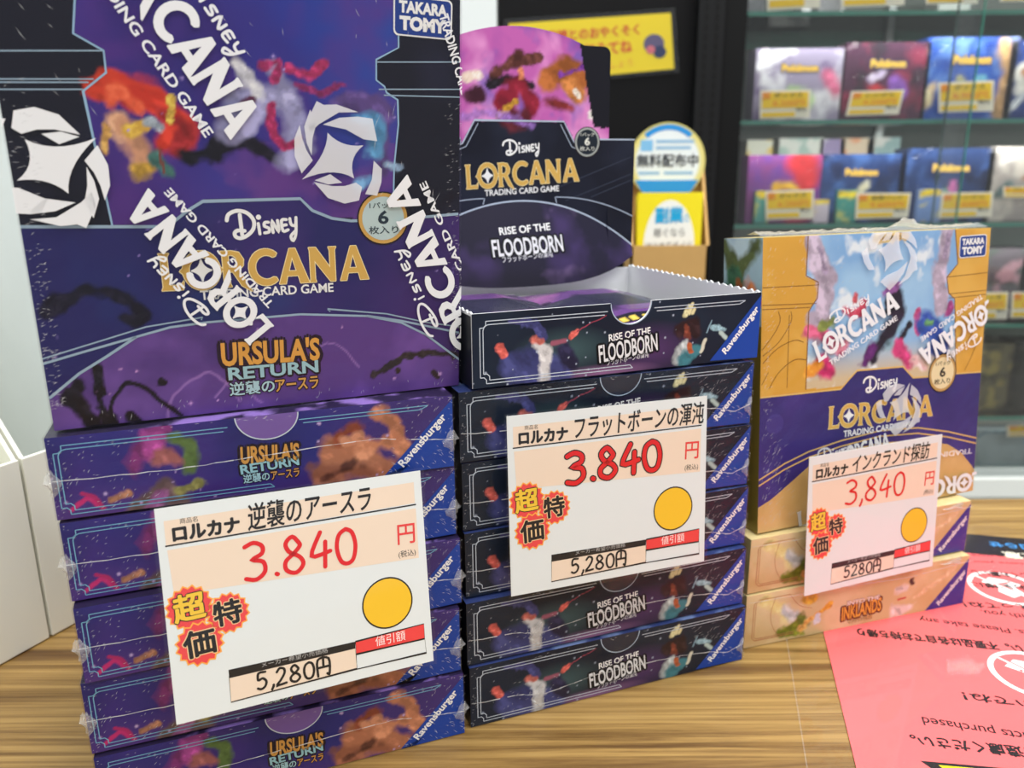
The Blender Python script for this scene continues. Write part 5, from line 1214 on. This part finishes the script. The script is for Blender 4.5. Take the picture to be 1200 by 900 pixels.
m_ = MB(); m_.box(xe - .03, gr - gl - .001, .008, .012, zb1 + Z + .001, 2.95, GLASS, skip='l'); m_.box(xe - .0312, xe - .03, .008, .012, zb1 + Z + .001, 2.95, M((60, 80, 76), .2)); m_.build('glass_door', sc_)
m_ = MB()
for x in (xe + .02, xe + .5): m_.box(x, x + .012, .345, .357, zb1 + Z, 2.95, M((150, 158, 156), .3, .6, .6))
m_.build('shelf_upright', sc_)

for x in (.25, .85):
    for z, e_ in ((.62, 2.0), (.444, 1.1), (.292, 1.1), (.140, .9)):
        d = bpy.data.lights.new('showcase_lamp', 'AREA'); d.shape = 'RECTANGLE'; d.size, d.size_y, d.energy, d.color = .5, .02, e_, (1, .98, .94)
        o = bpy.data.objects.new('showcase_lamp', d); COL.objects.link(o); o.location = (gl + x, SY + .035, z); o.rotation_euler = (math.radians(28), 0, 0)
def small_box(name, label, cat, rect, y, depth, base, clouds, blobs, group, logo=None, film=True, seed=1, shelf=None, accent=None):
    (x0, z1), (x1, z0) = rect
    if shelf is not None: z0 = shelf + .0005
    cx = (x0 + x1) / 2; t = thing(name, label, cat, (cx, y, z0), 0, group)
    w, h = (x1 - x0), (z1 - z0); m_ = MB()
    m_.box(-w / 2, w / 2, 0, depth, 0, h, M(tuple(int(c * .8) for c in base), .5), skip='f')
    S = Sheet(m_, w * 1000, h * 1000, lambda u, v, q: (u / 1000 - w / 2, -q, v / 1000), step=2e-4); Wm, Hm = w * 1000, h * 1000
    def fn(U, V):
        P = Paint(U, V, seed, 5, 24); P.fill(base)
        for i, (c, sz, lo, hi, am) in enumerate(clouds): P.cloud(c, sz, seed + 3 * i + 1, lo, hi, am)
        for (pts, r, c, so) in blobs: P.blob([(a * Wm, b * Hm) for a, b in pts], r, c, so)
        return P.c
    S.art(fn, 4.0)
    if logo: S.text(logo, (Wm * .30, Hm * .68), (Wm * .72, Hm * .68), Hm * .11, M((226, 186, 70), .45), 2, .06, outline=M((44, 54, 110), .5), ow=.04)
    m_.build('carton', t)
    if film:
        f = MB(); film_shell(f, -w / 2 - .001, w / 2 + .001, -.003, depth + .001, 0, h + .001, seed, FILM, 14, 10, .0022); f.build('shrink_wrap', t)
    return t
AMB = M((250, 208, 36), .45); CRM = M((250, 244, 226), .5)
def price_tag(label, Q, y, seed, lean=.003):
    """yellow shelf card given by its corners (x,z) top-left, top-right, bottom-right, bottom-left"""
    zmin = min(q[1] for q in Q); cx = sum(q[0] for q in Q) / 4
    t = thing('price_tag', label, 'price tag', (cx, y, zmin), 0, 'yellow price tags in the showcase')
    m_ = MB(); f0 = quad_map([(q[0] - cx, q[1] - zmin) for q in Q], 0, 100, 60); fm = lambda u, v, d: f0(u, v, d)
    S = Sheet(m_, 100, 60, fm, step=2.5e-4)
    S.poly([(0, 0), (100, 0), (100, 60), (0, 60)], CRM, 0); S.poly([(4, 22), (96, 22), (96, 56), (4, 56)], AMB, 1); S.poly([(4, 4), (70, 4), (70, 14), (4, 14)], AMB, 1)
    S.poly([(4, 42), (20, 42), (20, 56), (4, 56)], M((240, 150, 30), .5), 2)
    r = random.Random(seed)
    S.text(r.choice(['シングル', 'ボックス', '拡張パック', 'デッキ']), (28, 45), (84, 45), 9, M((86, 70, 30), .5), 2, .02); S.text('%d,%d00円' % (r.randint(4, 9), r.randint(1, 9)), (26, 25), (88, 25), 14, M((240, 120, 24), .5), 2, .0); S.text('税込', (72, 15), (94, 15), 7, M((60, 60, 60), .5), 2, .02)
    m_.add([fm(0, 0, -.0008), fm(100, 0, -.0008), fm(100, 60, -.0008), fm(0, 60, -.0008)], [(3, 2, 1, 0)], CRM)
    m_.build('card', t)
    return t
PY = 1.262; TY = 1.245
G1, G2 = 'sealed boxes on the upper glass shelf', 'sealed boxes on the middle glass shelf'
LIL, WHT_ = (176, 164, 196), (226, 226, 232)
small_box('booster_box', 'silver and lilac sealed box with green patch, first beside the black post', 'card box', [(0.3636,0.4075),(0.4925,0.3100)], PY, .045, (150, 142, 168), [((222, 224, 230), 30, .5, .7, .9), ((96, 74, 120), 26, .58, .72, .8)], [([(.45, .35), (.62, .30)], 16, (170, 206, 130), .6), ([(.82, .6), (.95, .4)], 14, (196, 96, 130), .6), ([(.1, .8), (.4, .95)], 10, (232, 234, 240), .7)], G1, 'Pokémon', True, 201, SH['b'])
small_box('booster_box', 'dark red and violet sealed box on the upper glass shelf', 'card box', [(0.4959,0.4148),(0.6205,0.3116)], PY, .045, (74, 44, 66), [((140, 52, 78), 30, .48, .7, .9), ((40, 40, 48), 26, .55, .7, .8)], [([(.38, .4), (.5, .3)], 15, (214, 62, 66), .5), ([(.36, .58), (.44, .6)], 9, (206, 190, 226), .5), ([(.6, .5), (.7, .36)], 11, (128, 84, 170), .5)], G1, 'Pokémon', True, 211, SH['b'])
small_box('booster_box', 'bright blue and gold sealed box on the upper glass shelf', 'card box', [(0.6154,0.4210),(0.7482,0.3144)], PY, .045, (44, 84, 170), [((110, 150, 210), 26, .55, .75, .9), ((30, 54, 130), 26, .5, .7, .8)], [([(.86, .95), (.92, .5), (.88, .1)], 14, (176, 140, 96), .6), ([(.08, .2), (.1, .4)], 12, (216, 190, 150), .6), ([(.4, .5), (.5, .34)], 12, (206, 200, 120), .6), ([(.62, .5), (.7, .4)], 9, (120, 190, 214), .6)], G1, 'Pokémon', True, 221, SH['b'])
small_box('booster_box', 'deep blue sealed box with white and brown disc, cut by the frame edge', 'card box', [(0.7387,0.4167),(0.8579,0.3173)], PY, .045, (30, 50, 110), [((44, 70, 140), 26, .5, .7, .9)], [([(.22, .55), (.3, .6)], 22, (222, 222, 214), .2), ([(.24, .58), (.34, .6)], 9, (176, 120, 80), .4), ([(.05, .05), (.2, .3)], 6, (206, 214, 220), .4)], G1, None, True, 231, SH['b'])
small_box('booster_box', 'violet and red sealed box on the middle shelf, first beside the black post', 'card box', [(0.3629,0.2567),(0.4757,0.1592)], PY, .045, (120, 60, 120), [((92, 58, 140), 26, .5, .7, .8)], [([(.75, .9), (.8, .5), (.7, .2)], 26, (190, 48, 54), .7), ([(.4, .55), (.6, .5), (.7, .4)], 9, (226, 176, 50), .6)], G2, None, True, 241, SH['c'])
small_box('booster_box', 'navy sealed box with pale streak, second on the middle shelf', 'card box', [(0.4757,0.2572),(0.5949,0.1583)], PY, .045, (34, 56, 104), [((60, 92, 150), 26, .5, .7, .9), ((20, 30, 66), 24, .55, .7, .9)], [([(.45, .4), (.6, .55)], 8, (206, 200, 170), .6), ([(.3, .2), (.7, .2)], 9, (110, 146, 190), .7)], G2, 'Pokémon', True, 251, SH['c'])
small_box('booster_box', 'navy sealed box with pink and green flecks, third on the middle shelf', 'card box', [(0.6044,0.2650),(0.7378,0.1587)], PY, .045, (32, 52, 96), [((56, 84, 140), 26, .5, .7, .9), ((22, 30, 60), 24, .55, .7, .9)], [([(.5, .4), (.55, .5)], 8, (206, 110, 170), .6), ([(.4, .3), (.45, .42)], 7, (110, 186, 150), .6), ([(.6, .35), (.68, .3)], 6, (226, 226, 236), .6)], G2, 'Pokémon', True, 261, SH['c'])
small_box('booster_box', 'grey and beige sealed box cut by the frame edge on the middle shelf', 'card box', [(0.7297,0.2666),(0.8490,0.1592)], PY, .045, (150, 144, 140), [((196, 190, 180), 26, .5, .7, .9)], [([(.15, .35), (.3, .5)], 12, (90, 110, 110), .5), ([(.2, .8), (.3, .85)], 9, (210, 206, 200), .5), ([(.5, .6), (.6, .7)], 10, (160, 110, 70), .6)], G2, None, True, 271, SH['c'])
TG = [('yellow price tag before the silver and lilac box', [(0.3679,0.3480),(0.4418,0.3487),(0.4441,0.3093),(0.3696,0.3074)], 1), ('yellow price tag tilted before the dark red box', [(0.5023,0.3459),(0.5799,0.3478),(0.5752,0.3133),(0.4970,0.3114)], 2),
      ('large yellow price tag on the bright blue box', [(0.6288,0.3569),(0.7097,0.3599),(0.7149,0.3171),(0.6343,0.3153)], 3), ('yellow price tag before the violet and red box', [(0.3863,0.2040),(0.4599,0.2060),(0.4625,0.1628),(0.3896,0.1608)], 4),
      ('yellow price tag before the navy box with pale streak', [(0.5251,0.2005),(0.6080,0.1999),(0.6073,0.1631),(0.5266,0.1611)], 5), ('yellow price tag before the navy box with pink flecks', [(0.6547,0.1996),(0.7323,0.2004),(0.7352,0.1635),(0.6545,0.1615)], 6),
      ('small yellow price tag before the grey and beige box', [(0.7467,0.2078),(0.7970,0.2087),(0.7998,0.1911),(0.7490,0.1927)], 7)]
for lab, Q, sd in TG: price_tag(lab, Q, TY, sd)
# little deck cases in front of the middle shelf's boxes
for lab, r, base, sd in (('teal card case with yellow top beside the second yellow tag', [(0.4995,0.2043),(0.5301,0.1608)], (70, 150, 140), 301), ('pale blue card case with yellow top beside the third yellow tag', [(0.6229,0.2048),(0.6598,0.1612)], (120, 150, 206), 302), ('teal card case half behind the first yellow tag', [(0.3736,0.2039),(0.3951,0.1604)], (90, 160, 150), 303), ('white and purple card case right of the first yellow tag', [(0.4644,0.1906),(0.4868,0.1611)], (206, 196, 210), 304)):
    small_box('card_case', lab, 'card case', r, 1.25, .010, base, [((244, 226, 90), 12, .6, .7, .6)], [([(.2, .9), (.8, .9)], 6, (238, 206, 50), .3)], 'card cases on the middle shelf', None, False, sd, SH['c'])
# white cards and trays on the top shelf, only their lower edges in view
TGT = 'cards along the top shelf'
for lab, Q, sd in (('white info card at the very top beside the black post', [(0.3653,0.5142),(0.4401,0.5159),(0.4453,0.4593),(0.3698,0.4553)], 0), ('orange price tag at the very top edge of the picture', [(0.4716,0.5025),(0.5610,0.5042),(0.5661,0.4619),(0.4759,0.4591)], 8), ('white and orange price tag at the top edge above the blue box', [(0.5913,0.5040),(0.6651,0.5046),(0.6710,0.4634),(0.5966,0.4628)], 9), ('white tag at the top edge near the picture corner', [(0.6967,0.5033),(0.7671,0.5029),(0.7732,0.4662),(0.7025,0.4655)], 10)):
    t = price_tag(lab, Q, TY, sd); t['group'] = TGT
small_box('plastic_case', 'clear grey plastic case at the top corner beside the black post', 'case', [(0.3380,0.5070),(0.3711,0.4583)], PY, .05, (120, 124, 128), [((190, 194, 196), 20, .5, .7, .9)], [], 'goods on the top shelf', None, False, 311, SH['a'])
small_box('sealed_pack', 'glossy sealed pack at the top edge between two price tags', 'pack', [(0.4485,0.5063),(0.4814,0.4598)], PY, .03, (170, 172, 176), [((226, 228, 230), 14, .45, .65, .9)], [], 'goods on the top shelf', None, True, 312, SH['a'])
# goods standing at the back of the shelves
BY = 1.46
for lab, r, base, cl, sh, sd in (
    ('white pack at the back of the top shelf', [(0.4922,0.5615),(0.5283,0.4482)], (206, 212, 214), (150, 160, 166), 'a', 321), ('ribbed grey pack beside the white one at the back', [(0.5215,0.5665),(0.5630,0.4480)], (150, 156, 156), (196, 200, 200), 'a', 322),
    ('pale blister pack with a yellow patch at the back of the top shelf', [(0.7211,0.5342),(0.7747,0.4466)], (170, 180, 174), (226, 206, 90), 'a', 323),
    ('dull silver pack at the back near the black post', [(0.4376,0.4218),(0.5057,0.3076)], (122, 128, 124), (176, 180, 176), 'b', 324),
    ('small white and yellow carton between the shelves', [(0.4151,0.2855),(0.4603,0.1624)], (220, 222, 206), (226, 196, 80), 'c', 325), ('small white carton between the shelves beside the yellow one', [(0.4716,0.2879),(0.5489,0.1618)], (216, 220, 212), (160, 190, 180), 'c', 326),
    ('lilac carton between the shelves', [(0.5434,0.2860),(0.5871,0.1615)], (150, 136, 176), (200, 196, 210), 'c', 327), ('cream and orange carton between the shelves', [(0.5791,0.2872),(0.6376,0.1612)], (214, 196, 170), (222, 120, 60), 'c', 328), ('pale teal carton between the shelves', [(0.6268,0.2883),(0.6834,0.1609)], (140, 170, 170), (206, 206, 200), 'c', 329), 
    ('dull red carton at the back of the third shelf', [(0.8508,0.0809),(0.8933,-0.0165)], (120, 60, 60), (60, 90, 60), 'd', 331), ('grey green carton at the back of the third shelf', [(0.8809,0.0868),(0.9470,-0.0169)], (110, 120, 106), (60, 66, 60), 'd', 332),
    ('brown carton at the back of the fourth shelf', [(0.8774,-0.0808),(0.9258,-0.1687)], (120, 100, 76), (70, 90, 70), 'e', 333), ('dark carton at the back of the fourth shelf', [(0.9152,-0.0778),(0.9777,-0.1691)], (76, 74, 64), (140, 110, 60), 'e', 334)):
    small_box('small_carton', lab, 'carton', r, BY, .05, base, [(cl, 22, .5, .62, .9)], [], 'goods at the back of the showcase', None, False, sd, SH[sh])
for k in range(4):
    small_box('stacked_case', ('lowest blue case', 'second blue case from below', 'third blue case from below', 'topmost blue case')[k] + ' in the little stack at the back between the shelves', 'case', [(0.8181,0.2655),(0.9234,0.2446)], BY - .02, .07, ((70, 100, 170), (150, 160, 200), (60, 80, 150), (170, 180, 210))[k], [((196, 206, 226), 14, .55, .68, .8), ((120, 60, 90), 16, .62, .7, .7)], [], 'blue cases stacked in the showcase', None, False, 340 + k)
    o = [x for x in COL.objects if x.name.startswith('stacked_case')][-1]
    hgt = [(0.8181,0.2655),(0.9234,0.2446)]; o.location.z = SH['c'] + .0005 + k * (hgt[0][1] - hgt[1][1] + .0006)
# lower shelves beside the tan box
small_box('booster_box', 'dark patterned box on the third shelf, just beyond the tan upright box', 'card box', [(0.7339,0.1128),(0.8166,-0.0044)], PY, .045, (84, 78, 84), [((170, 130, 140), 18, .55, .68, .8), ((60, 80, 66), 18, .55, .7, .8)], [], 'boxes on the lower shelves', None, True, 351, SH['d'])
small_box('booster_box', 'grey and rose box on the third shelf at the frame edge', 'card box', [(0.8052,0.1017),(0.9180,-0.0051)], PY, .045, (130, 120, 120), [((190, 160, 160), 18, .5, .7, .8)], [], 'boxes on the lower shelves', None, True, 352, SH['d'])
price_tag('yellow price tag on the third shelf just beyond the tan upright box', [(0.7177,0.0470),(0.7791,0.0479),(0.7831,0.0045),(0.7212,0.0036)], TY, 11); price_tag('yellow price tag on the third shelf at the frame edge', [(0.7845,0.0478),(0.8568,0.0473),(0.8637,0.0067),(0.7883,0.0058)], TY, 12)
small_box('booster_box', 'olive and brown box on the fourth shelf', 'card box', [(0.7533,-0.0403),(0.8269,-0.1592)], PY, .045, (112, 104, 76), [((176, 160, 90), 16, .55, .68, .8), ((60, 60, 50), 18, .5, .7, .8)], [], 'boxes on the lower shelves', None, True, 353, SH['e'])
small_box('booster_box', 'nearly black box on the fourth shelf at the frame edge', 'card box', [(0.8132,-0.0351),(0.9316,-0.1599)], PY, .045, (40, 40, 36), [((70, 66, 56), 18, .5, .7, .8)], [], 'boxes on the lower shelves', None, True, 354, SH['e'])
small_box('picture_box', 'flat grey blue picture box with a plain blue patch on the showcase floor', 'box', [(0.7621,-0.1794),(0.9558,-0.2811)], PY - .02, .03, (150, 166, 172), [((164, 180, 186), 30, .4, .7, .8)], [([(.52, .62), (.62, .68)], 18, (70, 140, 196), .3), ([(.5, .18), (.66, .18)], 15, (48, 58, 84), .5), ([(.55, .40), (.6, .40)], 7, (206, 190, 180), .5), ([(.04, .08), (.04, .92), (.96, .92)], 3, (112, 140, 156), .4)], 'boxes on the showcase floor', None, False, 361, zb1 - .0125)
price_tag('white shelf label with yellow corner over the picture box', [(0.7906,-0.1624),(0.8781,-0.1601),(0.8813,-0.1792),(0.7935,-0.1815)], TY - .03, 13)
